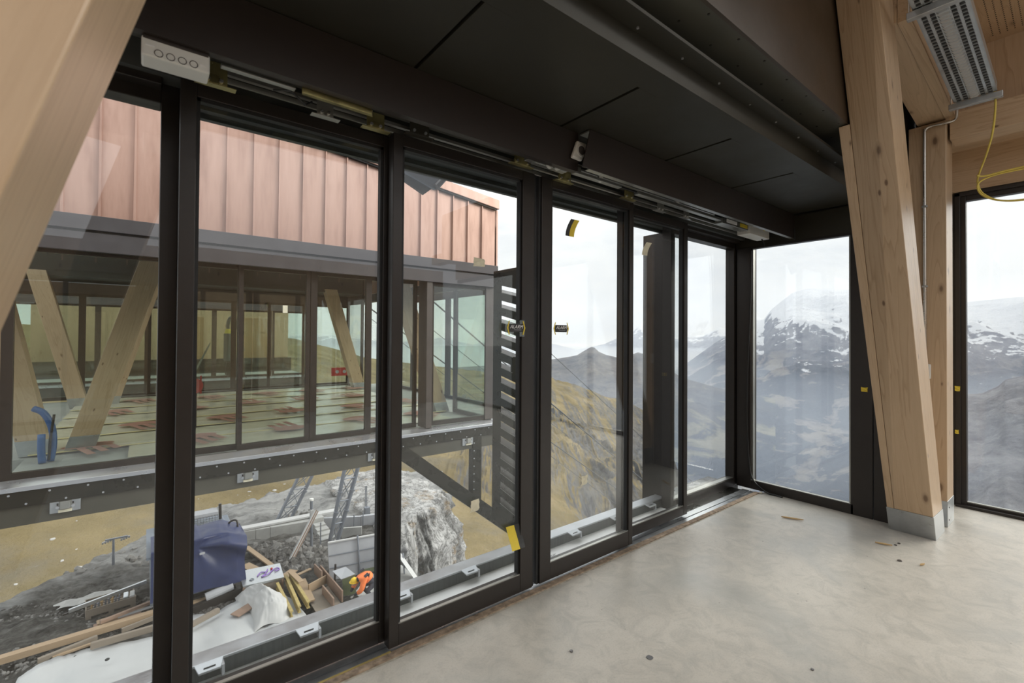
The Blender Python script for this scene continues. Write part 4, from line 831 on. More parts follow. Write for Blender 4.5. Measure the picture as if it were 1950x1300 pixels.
def m_rock(t, b, z, nz, noise):
    c_ = ramp(t, noise(.8, 10.0, .74, (1, 1, .7), dist=.3), [(.32, (.20, .197, .19)), (.43, (.36, .357, .345)), (.54, (.50, .495, .48)), (.68, (.60, .59, .575))])
    cr_ = noise(1.1, 10.0, .8, (1, 1, .55), dist=1.2)
    c_ = mixc(t, ramp(t, mathn(t, 'ABSOLUTE', mathn(t, 'SUBTRACT', cr_, .5)), [(0, .85), (.012, .6), (.03, 0.0)]), c_, (.035, .034, .033))
    c_ = mixc(t, ramp(t, noise(.9, 7.0, .72), [(.56, 0.0), (.66, .65)]), c_, (.26, .17, .07))
    bump(t, b, noise(1.6, 10.0, .78), .8, .22); return c_
terrain_mat('rock', m_rock)
def m_site(t, b, z, nz, noise):
    c_ = ramp(t, noise(2.2, 10.0, .78, (.8, 1.3, 1)), [(.34, (.030, .028, .026)), (.44, (.075, .072, .066)), (.54, (.135, .13, .12)), (.68, (.25, .245, .23))])
    g_ = N(t, 'ShaderNodeNewGeometry'); sp2 = N(t, 'ShaderNodeSeparateXYZ'); t.links.new(g_.outputs['Position'], sp2.inputs[0])
    # the rock shelf behind the walls is bare pale limestone, the foreground dark rubble
    sh = mathn(t, 'ADD', mathn(t, 'MULTIPLY', sp2.outputs[1], .16), mathn(t, 'MULTIPLY', mathn(t, 'SUBTRACT', noise(.35, 6.0, .65), .5), 2.2))
    pale = ramp(t, noise(.9, 10.0, .72, (.5, 1.6, 1), dist=.5), [(.34, (.17, .17, .168)), (.50, (.33, .33, .32)), (.66, (.46, .455, .44))])
    c_ = mixc(t, ramp(t, mathn(t, 'MULTIPLY', sh, .2), [(.62, 0.0), (.69, 1.0)]), c_, pale)
    c_ = mixc(t, ramp(t, noise(.6, 7.0, .72), [(.66, 0.0), (.73, .6)]), c_, (.19, .13, .06))
    bump(t, b, noise(5.0, 9.0, .8), 1.0, .15); return c_
terrain_mat('site_gravel', m_site)
ridge('mountain_range', [(22, 1.6), (24.09, 2.56), (26.43, .9), (27.51, 1.3), (29.15, .35), (30.66, .21), (31.97, -.2), (34.91, .2), (35.99, 1.75), (37.32, .5), (38.24, .17), (40.4, -.8), (43.56, -1.5), (46.44, -.86), (50, -.6), (52.5, -.1), (56.48, -1.0), (60, -.2), (66, -.8), (74, .2), (90, -.5)], 13000, 8500, -7.0, 16000, 'alp_pale', 'pale snow dusted range on the far horizon', naz=800, nr=160, amp=.14, scale=1500., seed=3, crest_amp=.08)
ridge('mountain', [(-32, 3.2), (-24, 4.6), (-17, 3.4), (-11, 4.8), (-5, 4.3), (2.32, 4.16), (3.75, 3.62), (5.25, 3.48), (7.18, 3.35), (10, 3.6), (13.79, 4.6), (15.45, 4.9), (17.18, 5.1), (18.99, 5.2), (20.39, 4.8), (21.35, 3.95), (22.33, 3.1), (23.07, 2.0), (24.34, 1.75), (26.17, .5), (28, -.6), (31, -3.0), (34, -5.5), (37, -8)], 6500, 1350, -24, 8200, 'alp_snow', 'snowy mountain with its summit in cloud behind the end window', naz=1100, nr=420, power=1.45, amp=.13, scale=950., seed=11, crest_amp=.16)
ridge('mountain', [(22, -6.4), (26.42, -5.9), (31.39, -4.6), (33.8, -3.2), (35.3, -2.1), (36.4, -1.75), (37.3, -2.1), (38.4, -2.5), (39.3, -2.3), (40.2, -2.1), (41.0, -1.75), (41.55, -1.22), (41.95, -1.18), (42.6, -1.55), (43.6, -2.2), (44.4, -2.4), (46.57, -2.75), (50.0, -3.2), (54.55, -3.6), (62, -4)], 3300, 1250, -26, 4600, 'alp_dark', 'dark bare mountain with a blunt peak seen through the right leaf', naz=620, nr=320, amp=.12, scale=520., seed=21, crest_amp=.05)
ridge('mountain_ridge', [(-32, -3.5), (-20, -1.0), (-12, -2.0), (-5, -1.5), (2.63, -2.41), (3.77, -2.91), (4.82, -3.29), (5.28, -3.9), (6.22, -4.57), (7.13, -4.74), (9.26, -5.41), (12, -7.5), (14.5, -11.5), (16.5, -20)], 2400, 900, -24, 3000, 'alp_ridge', 'grey rocky ridge filling the lower half of the right window', naz=620, nr=260, amp=.12, scale=260., seed=31, crest_amp=.10)
ridge('hill', [(31.5, -30), (32.6, -25), (33.6, -19.5), (34.85, -16.96), (37.26, -14.56), (40.35, -12.97), (43.51, -10.78), (46.72, -8.99), (53.85, -7.99), (62.81, -5.72), (69.51, -3.75), (70.98, -2.63), (73.16, -1.41), (76.84, -.4), (84, .2), (104, 1.0)], 520, 42, -37, 760, 'dry_grass', 'steep hillside of golden dry grass with dark rock bands', naz=900, nr=420, amp=.055, scale=85., seed=41, crest_amp=.3, gully=20., back=.3, rpow=1.8)
# thin autumn haze filling the valley beyond the hill: a real scattering volume
hm = bpy.data.materials.new('valley_haze'); hm.use_nodes = True; t = hm.node_tree; t.nodes.clear(); MATS['valley_haze'] = hm
vo = N(t, 'ShaderNodeVolumeScatter'); vo.inputs['Density'].default_value = 7.5e-5; vo.inputs['Color'].default_value = (.72, .81, 1, 1); vo.inputs['Anisotropy'].default_value = .0
oo = N(t, 'ShaderNodeOutputMaterial'); t.links.new(vo.outputs[0], oo.inputs['Volume'])
u45, v45 = Vector((math.cos(math.radians(42)), math.sin(math.radians(42)), 0)), Vector((-math.sin(math.radians(42)), math.cos(math.radians(42)), 0))
def haze(name, zb, zt, dens, label):
    m = hm.copy(); m.name = name; m.node_tree.nodes['Volume Scatter'].inputs['Density'].default_value = dens; MATS[name] = m
    cs = ((850, -15000), (17500, -15000), (17500, 15000), (850, 15000))
    o = MB().hexa([tuple(u45*a+v45*b_+Vector((0, 0, zb))) for a, b_ in cs], [tuple(u45*a+v45*b_+Vector((0, 0, zt))) for a, b_ in cs]).build('haze', name, kind='stuff'); tag(o, label, 'haze')
haze('haze_low', -1700, -201, 3.3e-4, 'blue haze lying deep in the valley')
haze('haze_high', -199, 1100, 9.0e-5, 'thin pale haze over the mountain tops')
# ================================================================== the building site below
G = -6.6
crest = np.array([(-9, 17.5), (-6, 19), (-3.31, 20.4), (-1.69, 21.72), (-.86, 23.06), (.32, 24.24), (2.04, 25.45), (4.23, 25.94), (6.4, 26.4), (9.0, 27.2), (11.6, 26.9), (12.6, 25.6)])
caz, cr = np.degrees(np.arctan2(crest[:, 1], crest[:, 0])), np.hypot(crest[:, 0], crest[:, 1])
o_ = np.argsort(caz); caz, cr = caz[o_], cr[o_]
A = np.radians(np.linspace(60, 117, 330)); nr = 190
t_ = np.linspace(0, 1.25, nr); T, AA = np.meshgrid(t_, A, indexing='ij')
RC = np.interp(np.degrees(AA), caz, cr)*(1+.015*(fbm(np.degrees(AA)*.9, AA*0, 4, 5)-.5)*2)
near = np.interp(np.degrees(AA), [60, 63.8, 65.6, 67.2, 72, 117], [24.5, 21, 19.5, 9, 7, 6]); Rr = near+(RC-near)*T
X, Y = Rr*np.cos(AA), Rr*np.sin(AA)
Z = G + .16*(fbm(X*1.6, Y*1.6, 6, 77, .62)-.5)*2 + .35*(fbm(X*.5, Y*.5, 5, 78, .55)-.5)*np.clip((T-.62)*5, 0, 1)*2
Z = np.where(T > 1, Z-(T-1)*RC*1.2, Z)
sg = grid_mesh('site_ground', X, Y, Z, 'site_gravel', kind='structure'); tag(sg, 'grey gravel ground of the building site below the halls')
# rock outcrop: lofted outline, displaced
outl = [(7.6, 26.8), (7.3, 22.0), (7.9, 18.4), (8.75, 17.7), (9.64, 18.44), (10.12, 18.67), (11.29, 19.94), (12.2, 20.6), (12.45, 21.6), (12.75, 23.6), (12.25, 24.3), (12.0, 25.9), (10.8, 27.0)]
pts = smooth([(x, y, 0) for x, y in outl+[outl[0]]], 16)[:-1]; n = len(pts); cen = Vector((10.2, 22.4, 0))
vs, nl, nring = [], 70, 26
def n3(x, y, z, s, sd): return float(fbm(np.array([x*s+z*.37*s]), np.array([y*s-z*.83*s]), 5, sd, .55)[0])-.5
arc = np.arange(n)*.12
outer = []
for l in range(nl):
    dz = 13.0*(l/(nl-1))**1.2
    for i, p in enumerate(pts):
        d_ = (p-cen); d_.normalize(); off = -.55*math.exp(-dz*1.1) + dz*.10
        outer.append((p, d_, dz, off))
P0 = np.array([[q[0].x, q[0].y, q[2], q[1].x, q[1].y, q[3]] for q in outer])
ai = np.tile(arc, nl)
blk = np.floor(P0[:, 2]*1.3+fbm(ai*.8, P0[:, 2]*.3, 3, 92)*2.0)
disp = 1.5*(fbm(ai*.45, P0[:, 2]*.38, 5, 91, .58, True)-.5) + .8*(fbm(ai*1.5, P0[:, 2]*1.1, 5, 93, .62)-.5) + .35*(vnoise(ai*1.3+blk*7.3, blk, 94)-.5)
px_, py_ = P0[:, 0]+P0[:, 3]*(P0[:, 5]+disp), P0[:, 1]+P0[:, 4]*(P0[:, 5]+disp)
pz_ = G+.15+.25*(fbm(P0[:, 0]*.6, P0[:, 1]*.6, 4, 95)-.5)-P0[:, 2]
XX = px_.reshape(nl, n); YY = py_.reshape(nl, n); ZZ = pz_.reshape(nl, n)
capX, capY, capZ = [], [], []
for r in range(nring):
    f = 1-(r+1)/nring*.98
    xq, yq = cen.x+(XX[0]-cen.x)*f, cen.y+(YY[0]-cen.y)*f
    capX.append(xq); capY.append(yq); capZ.append(ZZ[0]*f+(1-f)*(G+.45)+.30*(fbm(xq*1.1, yq*1.1, 5, 96, .6)-.5)*min(1, 6*(1-f)))
XX = np.vstack([np.array(capX[::-1]), XX]); YY = np.vstack([np.array(capY[::-1]), YY]); ZZ = np.vstack([np.array(capZ[::-1]), ZZ])
cl2 = lambda a: np.hstack([a, a[:, :1]])
ro = grid_mesh('rock_outcrop', cl2(XX), cl2(YY), cl2(ZZ), 'rock', kind='structure'); tag(ro, 'pale limestone outcrop with a broken cliff face below the strut')
# loose rock: three sizes of stone scattered as stuff
def rubble(name, n, area, smin, smax, mat, label, z=G, seed=1, heap=0.0):
    rr = random.Random(seed); mb = MB()
    for _ in range(n):
        u, v = rr.random(), rr.random(); a, b_, c_, d_ = [Vector(q) for q in area]
        p = a*(1-u)*(1-v)+b_*u*(1-v)+c_*u*v+d_*(1-u)*v
        s = smin+(smax-smin)*rr.random()**2.2; h = heap*(1-abs(2*u-1))*(1-abs(2*v-1))
        e = [Vector((math.cos(k*math.pi/3+rr.random()*.6), math.sin(k*math.pi/3+rr.random()*.6), 0))*s*rr.uniform(.6, 1.1) for k in range(6)]
        c0 = Vector((p[0], p[1], z+h)); top = c0+Vector((rr.uniform(-.3, .3)*s, rr.uniform(-.3, .3)*s, s*rr.uniform(.5, 1.0)))
        mid = [c0+q*.85+Vector((0, 0, s*rr.uniform(.15, .5))) for q in e]; low = [c0+q-Vector((0, 0, s*.3)) for q in e]
        vs = [top]+mid+low; fs = [(0, 1+k, 1+(k+1) % 6) for k in range(6)]+[(1+k, 7+k, 7+(k+1) % 6, 1+(k+1) % 6) for k in range(6)]
        mb.add(vs, fs)
    o = mb.build(name, mat, kind='stuff'); tag(o, label); return o
plain('dark_stone', (.085, .08, .074), .9, var=.35, scale=1.2, bmp=.3)
plain('grey_stone', (.17, .165, .155), .9, var=.35, scale=1.2, bmp=.3)
rubble('rubble', 1100, [(3.1, 20.3), (6.0, 19.0), (5.0, 16.8), (3.3, 17.2)], .05, .20, 'dark_stone', 'heap of dark broken rock behind the metal work box', seed=3, heap=.25)
rubble('rubble', 350, [(3.2, 20.3), (6.2, 19.3), (5.2, 17.2), (3.7, 17.0)], .06, .24, 'grey_stone', 'paler broken stones lying over the dark rock heap', seed=4, heap=.30)
rubble('gravel', 900, [(-4, 19.6), (.3, 18.2), (-.4, 15.9), (-3.2, 15.9)], .02, .09, 'grey_stone', 'grey stones scattered over the slope at the lower left', seed=5)
rubble('gravel', 700, [(-4, 20.2), (.4, 19.2), (.2, 16.6), (-3.2, 16.0)], .02, .07, 'dark_stone', 'dark small stones scattered over the slope at the lower left', seed=6)
rubble('stones', 220, [(-2.5, 21.6), (5.5, 25.0), (7.0, 20.5), (1.5, 20.5)], .04, .20, 'grey_stone', 'scattered grey stones on the rock shelf behind the low walls', seed=8)
rubble('rubble', 260, [(1.0, 16.6), (2.4, 16.3), (2.3, 15.7), (1.0, 15.8)], .03, .12, 'dark_stone', 'dark broken stones beside the boards in front of the tarpaulin', seed=9)
GX, GY, GZ = GRID['steep hillside of golden dry grass with dark rock bands']
rr = random.Random(31); bm_ = MB(); cnt = 0
gaz, grr = np.degrees(np.arctan2(GY, GX)), np.hypot(GX, GY)
cand = np.argwhere((gaz > 70) & (gaz < 101) & (grr > 55) & (grr < 160))
for _ in range(260):
    i_, j_ = cand[rr.randrange(len(cand))]; c0 = Vector((GX[i_, j_], GY[i_, j_], GZ[i_, j_])); s_ = .12+.55*rr.random()**5
    e = [Vector((math.cos(k*math.pi/3), math.sin(k*math.pi/3), 0))*s_*rr.uniform(.6, 1.4) for k in range(6)]
    bm_.add([c0+Vector((0, 0, s_*rr.uniform(.3, .7)))]+[c0+q*.8+Vector((0, 0, s_*.25)) for q in e]+[c0+q-Vector((0, 0, s_*.4)) for q in e], [(0, 1+k, 1+(k+1) % 6) for k in range(6)]+[(1+k, 7+k, 7+(k+1) % 6, 1+(k+1) % 6) for k in range(6)])
plain('pale_stone', (.36, .35, .33), .9, var=.2, scale=1.0)
tag(bm_.build('boulders', 'pale_stone', kind='stuff'), 'pale boulders scattered over the dry grass beyond the ridge')
# white membrane over the ledge nearest to us
me_ = [(-2.218, 15.562), (-1.774, 15.911), (-1.238, 16.114), (.242, 15.46), (1.158, 16.036), (1.702, 15.9), (2.304, 16.034), (2.78, 16.384), (3.3, 16.0), (3.6, 15.0)]
rows = []
for i in range(60):
    u = i/59*(len(me_)-1); k = min(int(u), len(me_)-2); f = u-k; x0 = me_[k][0]*(1-f)+me_[k+1][0]*f; y0 = me_[k][1]*(1-f)+me_[k+1][1]*f
    rows.append([(x0+(.25*v if i > 50 else 0), y0*(1-v)+12.2*v, G+.10+.05*math.sin(i*.35+v*5)+.12*v+.03*R_.random()) for v in [j/14 for j in range(15)]])
mm = MB().sheet(rows, .03).build('white_membrane', 'membrane', None, smooth=True); tag(mm, 'white sealing membrane spread on the ledge nearest below the doors', 'membrane')
for x, y in ((-.62, 14.75), (-.55, 13.6)): tag(MB().disc((x, y, G+.30), (0, 0, 1), .045, .02, 12).build('fixing_plate', 'black_rubber'), 'black round fixing plate on the white membrane, %s one' % ('farther' if y > 14 else 'nearer'), 'fixing')
# boards
def board(p, q, w_, h, label, mat='site_board', z=0.0, group=None, name='board'):
    p3 = Vector((p[0], p[1], G+h/2+z+(p[2] if len(p) > 2 else 0))); q3 = Vector((q[0], q[1], G+h/2+z+(q[2] if len(q) > 2 else 0)))
    d_ = (q3-p3).normalized(); a_ = math.atan2(d_.y, d_.x)
    o = oriented(MB().bar(p3, q3, w_, h), name, mat, Matrix.Rotation(a_, 3, 'Z') @ Matrix.Rotation(-math.asin(d_.z), 3, 'Y'), None, .004)
    return tag(o, label, 'board', group or 'boards lying on the site')
board((-2.75, 16.50), (.6, 16.62), .20, .16, 'longest thick yellowish board, lying on the slope at the lower left', z=.12)
board((-1.955, 16.0), (-.89, 16.30), .09, .13, 'short thick plank just below the long board', 'grey_board', .08)
board((-1.7, 16.02), (-.75, 16.13), .08, .05, 'thin plank beside the short thick one', z=.1)
board((-.992, 15.85), (.35, 15.80), .09, .16, 'thick edge plank along the white membrane', 'grey_board', .12)
board((-.95, 17.15), (.05, 17.30), .24, .05, 'wide pale board below the pallet box', z=.10)
board((-1.02, 17.10), (.0, 17.18), .20, .04, 'pointed board underneath the wide pale one', 'reddish_board', .06)
board((-.86, 16.70), (.35, 17.1), .09, .08, 'narrow reddish plank lying across the others', 'reddish_board', .30)
board((-.5, 16.9), (.4, 17.0), .06, .05, 'grey metal coloured strip between the planks', 'formwork_grey', .22)
board((-.4, 16.25), (.3, 16.45), .06, .12, 'broken grey plank at the left frame, under the reddish plank', 'grey_board', .10)
board((1.0, 16.50), (1.706, 16.60), .16, .16, 'short light beam in front of the blue tarpaulin', z=.10)
board((1.0, 15.15), (1.729, 15.533), .12, .12, 'weathered board lying on the white membrane', 'grey_board', .22)
board((1.45, 16.42), (1.62, 16.44), .12, .10, 'small wood block under the short light beam', 'grey_board')
board((2.05, 15.0), (2.62, 15.35), .32, .03, 'brown board sticking out under the white cloth', 'reddish_board', .24)
board((3.05, 19.7), (3.55, 17.3), .17, .05, 'pale board leaning beside the metal work box', z=.18)
board((2.8, 18.4), (3.2, 17.3), .32, .03, 'wide pale board just left of the leaning one', z=.12)
board((3.6, 16.42), (4.0, 16.75), .30, .03, 'square offcut on the rocks right of the work box', z=.22)
board((4.02, 16.30), (4.46, 16.46), .12, .03, 'pointed offcut lying on top of the rocks', z=.24)
board((4.03, 15.95), (3.93, 14.5), .26, .05, 'pale short plank right of the yellow beams', z=.20)
board((3.74, 16.1), (3.85, 15.2), .16, .03, 'thin board lying on the yellow beams', z=.52)
for i, (p, q, lb) in enumerate((((3.32, 15.9), (3.30, 14.0), 'yellow formwork beam next to the white cloth'), ((3.62, 16.15), (3.52, 14.05), 'yellow formwork beam in the middle of the three'), ((3.74, 16.2), (3.76, 14.05), 'yellow formwork beam farthest from the white cloth'))):
    e = empty('formwork_beam', (p[0], p[1], G), lb, 'beam', 'yellow formwork beams'); z = G+.22+.04*i
    for k, zz in ((0, z), (1, z+.16)):
        MB().bar((p[0], p[1], zz), (q[0], q[1], zz), .085, .04).build('flange', 'yellow_beam', e, .004)
    MB().bar((p[0], p[1], z+.08), (q[0], q[1], z+.08), .03, .12).build('web', 'yellow_beam', e)
fb = empty('formwork_box', (4.4, 15.1, G), 'open brown formwork box on the ground below the gutter', 'formwork')
MB().bar((4.66, 16.05, G+.30), (4.72, 14.05, G+.30), .04, .34).build('side_board', 'reddish_board', fb); MB().bar((4.54, 16.3, G+.30), (4.52, 15.4, G+.42), .04, .3).build('side_board', 'reddish_board', fb)
MB().bar((4.38, 14.85, G+.28), (4.42, 13.9, G+.28), .04, .26).build('side_board', 'reddish_board', fb); MB().bar((4.05, 15.15, G+.28), (4.64, 15.4, G+.28), .04, .26).build('end_board', 'site_board', fb)
MB().box(3.95, 4.66, 13.9, 15.2, G+.10, G+.14).build('base_sheet', 'grey_board', fb)
# pallet with a collar full of clamps, and a metal rail lying over it
pl = empty('pallet_box', (-.7, 17.8, G), 'wooden pallet with a collar full of clamps at the lower left', 'pallet box')
rotp = .09
def plc(x0, x1, y0, y1, z0, z1, nm, mat):
    ca_, sa_ = math.cos(rotp), math.sin(rotp); f = lambda x, y: (-1.22+x*ca_-y*sa_, 17.66+x*sa_+y*ca_)
    c4 = [f(x0, y0), f(x1, y0), f(x1, y1), f(x0, y1)]; return MB().hexa([c+(G+z0,) for c in c4], [c+(G+z1,) for c in c4]).build(nm, mat, pl)
for x in (0, .49, .98): plc(x, x+.12, 0, .75, .02, .12, 'block', 'grey_board')
plc(0, 1.1, 0, .1, 0, .025, 'runner', 'grey_board'); plc(0, 1.1, .65, .75, 0, .025, 'runner', 'grey_board')
for k in range(5): plc(0, 1.1, .16*k, .16*k+.12, .12, .145, 'deck_board', 'grey_board')
plc(0, 1.1, 0, .025, .145, .32, 'collar_board', 'grey_board'); plc(0, 1.1, .725, .75, .145, .32, 'collar_board', 'grey_board'); plc(0, .025, .025, .725, .145, .32, 'collar_board', 'grey_board'); plc(1.075, 1.1, .025, .725, .145, .32, 'collar_board', 'grey_board')
rr = random.Random(12)
for k in range(9):
    x = .08+k*.075; c0 = Vector((-1.2+x, 17.85+rr.random()*.2, G+.2))
    tag(MB().tube([c0, c0+Vector((.02, .05, .17+.08*rr.random()))], .022, 7).box(c0.x-.03, c0.x+.03, c0.y-.01, c0.y+.03, G+.34, G+.37).build('clamp', 'mast_steel' if k % 3 else 'chip_wood'), 'rusty clamp standing in the pallet box', 'clamp', 'clamps in the pallet box')
for k, (x, m_) in enumerate(((.80, 'galvanised'), (.95, 'cloth_white'))): tag(MB().box(-1.22+x, -1.22+x+.12, 17.85, 18.2, G+.2, G+.34).build('metal_part', m_, None, .02), ('grey' if k == 0 else 'white') + ' metal part in the right half of the pallet box', 'metal part')
rl = empty('metal_rail', (-.7, 18, G+.45), 'long silver rail lying across the pallet box', 'rail')
MB().bar((-1.56, 17.62, G+.48), (.12, 18.05, G+.58), .07, .05).build('upper_flange', 'galvanised', rl); MB().bar((-1.56, 17.59, G+.44), (.12, 18.02, G+.54), .02, .06).build('web', 'galvanised', rl)
tag(MB().bar((-1.75, 18.3, G+.1), (-.5, 18.6, G+.1), .04, .04).build('dark_bar', 'dark_metal'), 'dark bar lying behind the pallet box', 'bar')
tag(MB().sheet([[(-1.95+i*.13+.1*math.sin(j), 18.75+j*.09+i*.012, G+.09+.03*math.sin(i*1.3+j)) for j in range(6)] for i in range(11)]).build('dust_heap', 'site_concrete'), 'pale cement dust spread behind the pallet box', 'dust')
# machine under the blue tarpaulin
mc = empty('site_machine', (1.4, 17.6, G), 'pale blue machine half covered by a dark blue tarpaulin', 'machine')
MB().box(.2, 2.38, 16.75, 19.3, G+.35, G+1.70).build('body', 'machine_blue', mc, .03); MB().hexa([(.1, 16.7, G+1.70), (2.42, 16.7, G+1.70), (2.2, 19.4, G+1.70), (.1, 19.4, G+1.70)], [(.1, 16.8, G+1.73), (2.3, 16.8, G+1.73), (2.15, 19.3, G+1.73), (.1, 19.3, G+1.73)]).build('deck', 'machine_blue', mc)
MB().box(.4, 2.3, 16.6, 16.75, G+.05, G+.3).build('skid', 'black_rubber', mc); MB().tube([(1.5, 16.45, G+.30), (2.2, 16.5, G+.42)], .13, 14).build('roller', 'formwork_grey', mc)
MB().bar((.9, 16.25, G+.12), (2.42, 16.5, G+.18), .16, .22).build('channel_beam', 'dark_metal', mc)
cg = MB().box(.6, 2.02, 18.62, 19.1, G+1.95, G+2.08).build('cage_top', 'formwork_grey', mc)
w_ = MB()
for k in range(18): w_.box(.6+k*.083, .612+k*.083, 18.60, 18.612, G+1.73, G+2.0)
for k in range(4): w_.box(.6, 2.02, 18.60, 18.612, G+1.75+k*.07, G+1.762+k*.07)
w_.build('wire_mesh', 'galvanised', cg, kind='stuff')
MB().tube([(2.12, 18.9, G+1.7), (2.10, 18.9, G+2.25)], .045, 10).build('exhaust', 'dark_metal', mc); MB().tube(smooth([(2.1, 17.7, G+1.72), (2.25, 17.6, G+2.0), (2.42, 17.5, G+2.02), (2.44, 17.4, G+1.72)], 5), .03, 8).build('handle', 'dark_metal', mc)
tp = empty('blue_tarpaulin', (1.5, 16.7, G+.6), 'dark blue tarpaulin draped over the front of the pale machine', 'tarpaulin')
rows = []
for i in range(70):
    u = i/69; x = .2+u*2.34; col_ = []
    for j in range(60):
        v = j/59
        top_z = -4.52-.22*max(0, u-.80)*4-.10*abs(u-.72)*2
        bot_z = -6.02-.10*u
        if v < .3:
            y = 17.9-v/.3*1.35; z = top_z+.28*(1-v/.3)*(0 if u < .5 else -.2)
        else:
            y = 16.55-.10*math.sin((v-.3)*2.4); z = top_z+(bot_z-top_z)*(v-.3)/.7
        fan = math.atan2((v-.40)*.9, max(.02, u-.46)); rad = max(0, u-.46)
        f = .17*math.sin(fan*5.5+.9)*min(1, rad*3.2)*math.exp(-((v-.42)/.30)**2) + .05*math.sin(u*15+v*2)*max(0, v-.3) + .05*math.sin(fan*11+1)*min(1, rad*2.5)*max(0, 1-abs(v-.42)*2.2)
        col_.append((x+.03*math.sin(v*7)*(u > .9), y-f-.12*max(0, .06-abs(v-.32)), z+.5*f*(v < .35)))
    rows.append(col_)
MB().sheet(rows).build('sheet', 'blue_tarp', tp, smooth=True)
MB().sheet([[(2.54-.02*j, 16.5+1.3*i/9, -4.85+.2*(i/9)*.4-(j/9)*1.15-.02*math.sin(i)) for j in range(10)] for i in range(10)]).build('side_flap', 'blue_tarp', tp, smooth=True)
MB().box(1.33, 1.46, 16.40, 16.44, -4.98, -4.93).build('pale_clip', 'formwork_grey', tp)
# metal work box with straps on it
wb = empty('work_box', (3, 16.6, G), 'grey timber work box with a pale metal lid and red corner posts', 'work box')
MB().hexa([(2.42, 16.10, G+.42), (3.50, 15.93, G+.42), (3.60, 16.95, G+.42), (2.46, 17.15, G+.42)], [(2.40, 16.08, G+.50), (3.52, 15.91, G+.50), (3.62, 16.97, G+.50), (2.44, 17.17, G+.50)]).build('lid', 'galvanised', wb, .01)
MB().hexa([(2.46, 16.13, G), (3.46, 15.97, G), (3.56, 16.93, G), (2.5, 17.1, G)], [(2.46, 16.13, G+.42), (3.46, 15.97, G+.42), (3.56, 16.93, G+.42), (2.5, 17.1, G+.42)]).build('body', 'grey_board', wb)
for x, y in ((2.44, 16.11), (3.48, 15.95), (3.58, 16.93)): MB().box(x-.03, x+.03, y-.03, y+.03, G, G+.44).build('corner_post', 'reddish_board', wb)
sk = smooth([(2.85, 16.42, G+.52), (2.98, 16.6, G+.53), (3.12, 16.55, G+.52), (3.2, 16.7, G+.53), (3.05, 16.4, G+.52), (2.95, 16.3, G+.52), (3.15, 16.35, G+.53), (3.3, 16.55, G+.52), (3.45, 16.6, G+.53), (3.5, 16.5, G+.52), (3.35, 16.42, G+.53)], 5)
tag(MB().tube(sk, .018, 6).build('purple_strap', 'purple_strap', smooth=True), 'tangled purple lifting strap lying on the work box lid', 'strap')
tag(MB().tube(smooth([(2.62, 16.3, G+.51), (2.68, 16.38, G+.52), (2.74, 16.32, G+.51), (2.68, 16.26, G+.51), (2.63, 16.3, G+.51)], 4), .012, 6).build('shackle', 'mast_steel'), 'small steel shackle on the work box lid', 'shackle')
tag(MB().box(3.27, 3.33, 16.62, 16.68, G+.50, G+.56).build('red_buckle', 'red_plastic', None, .01), 'small red buckle beside the purple strap', 'buckle')
# heap of white cloth
rows = []
for i in range(50):
    u = i/49; r_ = []
    for j in range(50):
        v = j/49; x = 2.35+1.0*u+.12*math.sin(v*5); y = 14.0+2.3*v+.1*math.sin(u*6)
        h = .62*max(0, math.sin(math.pi*min(1, max(0, u*1.02))))**.8*max(.0, math.sin(math.pi*min(1, max(0, v*.98+.02))))**.55
        h += .34*(float(fbm(np.array([u*3.1]), np.array([v*3.1]), 4, 55, .55, True)[0])-.35)*(math.sin(math.pi*min(1, u*1.02))*math.sin(math.pi*v))**.5
        r_.append((x, y, G+.12+h*.75))
    rows.append(r_)
tag(MB().sheet(rows).build('white_cloth', 'cloth_white', smooth=True), 'crumpled white cloth heaped beside the yellow beams', 'cloth')
# low concrete walls and blocks
def block(x0, x1, y0, y1, h, label, z=0): 
    o = MB().hexa([(x0, y0, G+z-.1), (x1, y0-.1*(x1-x0), G+z-.1), (x1+.06, y1-.1*(x1-x0), G+z-.1), (x0+.06, y1, G+z-.1)], [(x0, y0, G+z+h), (x1, y0-.1*(x1-x0), G+z+h), (x1+.06, y1-.1*(x1-x0), G+z+h), (x0+.06, y1, G+z+h)]).build('concrete_block', 'site_concrete', None, .015); tag(o, label, 'concrete block', 'concrete blocks on the site'); return o
block(1.72, 2.18, 20.5, 21.1, .42, 'pale concrete block just right of the machine, left of two')
block(2.28, 2.75, 20.4, 21.0, .42, 'pale concrete block just right of the machine, right of two')
cw_ = empty('concrete_wall', (4.3, 20.5, G), 'low concrete wall of big blocks with a white plank on top', 'low wall')
for x0, x1 in ((3.04, 3.50), (3.51, 4.0), (4.01, 5.55)): MB().hexa([(x0, 20.72-(x0-3.04)*.2, G-.1), (x1, 20.72-(x1-3.04)*.2, G-.1), (x1, 21.1-(x1-3.04)*.2, G-.1), (x0, 21.1-(x0-3.04)*.2, G-.1)], [(x0, 20.72-(x0-3.04)*.2, G+.42), (x1, 20.72-(x1-3.04)*.2, G+.42), (x1, 21.1-(x1-3.04)*.2, G+.42), (x0, 21.1-(x0-3.04)*.2, G+.42)]).build('block', 'site_concrete', cw_, .012)
MB().bar((3.0, 20.95, G+.47), (6.6, 20.6, G+.50), .34, .07).build('white_plank', 'cloth_white', cw_); MB().box(5.5, 5.95, 20.1, 20.5, G-.1, G+.52).build('pillar', 'site_concrete', cw_, .01)
for k in range(6): tag(MB().box(5.50-.02*k, 5.92+.02*k, 19.72-.36*k, 20.08-.36*k, G-.1, G+.36-.06*k).build('stair_step', 'site_concrete', None, .01), '%s concrete step of the short stair in front of the pillar' % ('topmost', 'second highest', 'third highest', 'third lowest', 'second lowest', 'lowest')[k], 'step', 'steps of the short concrete stair')
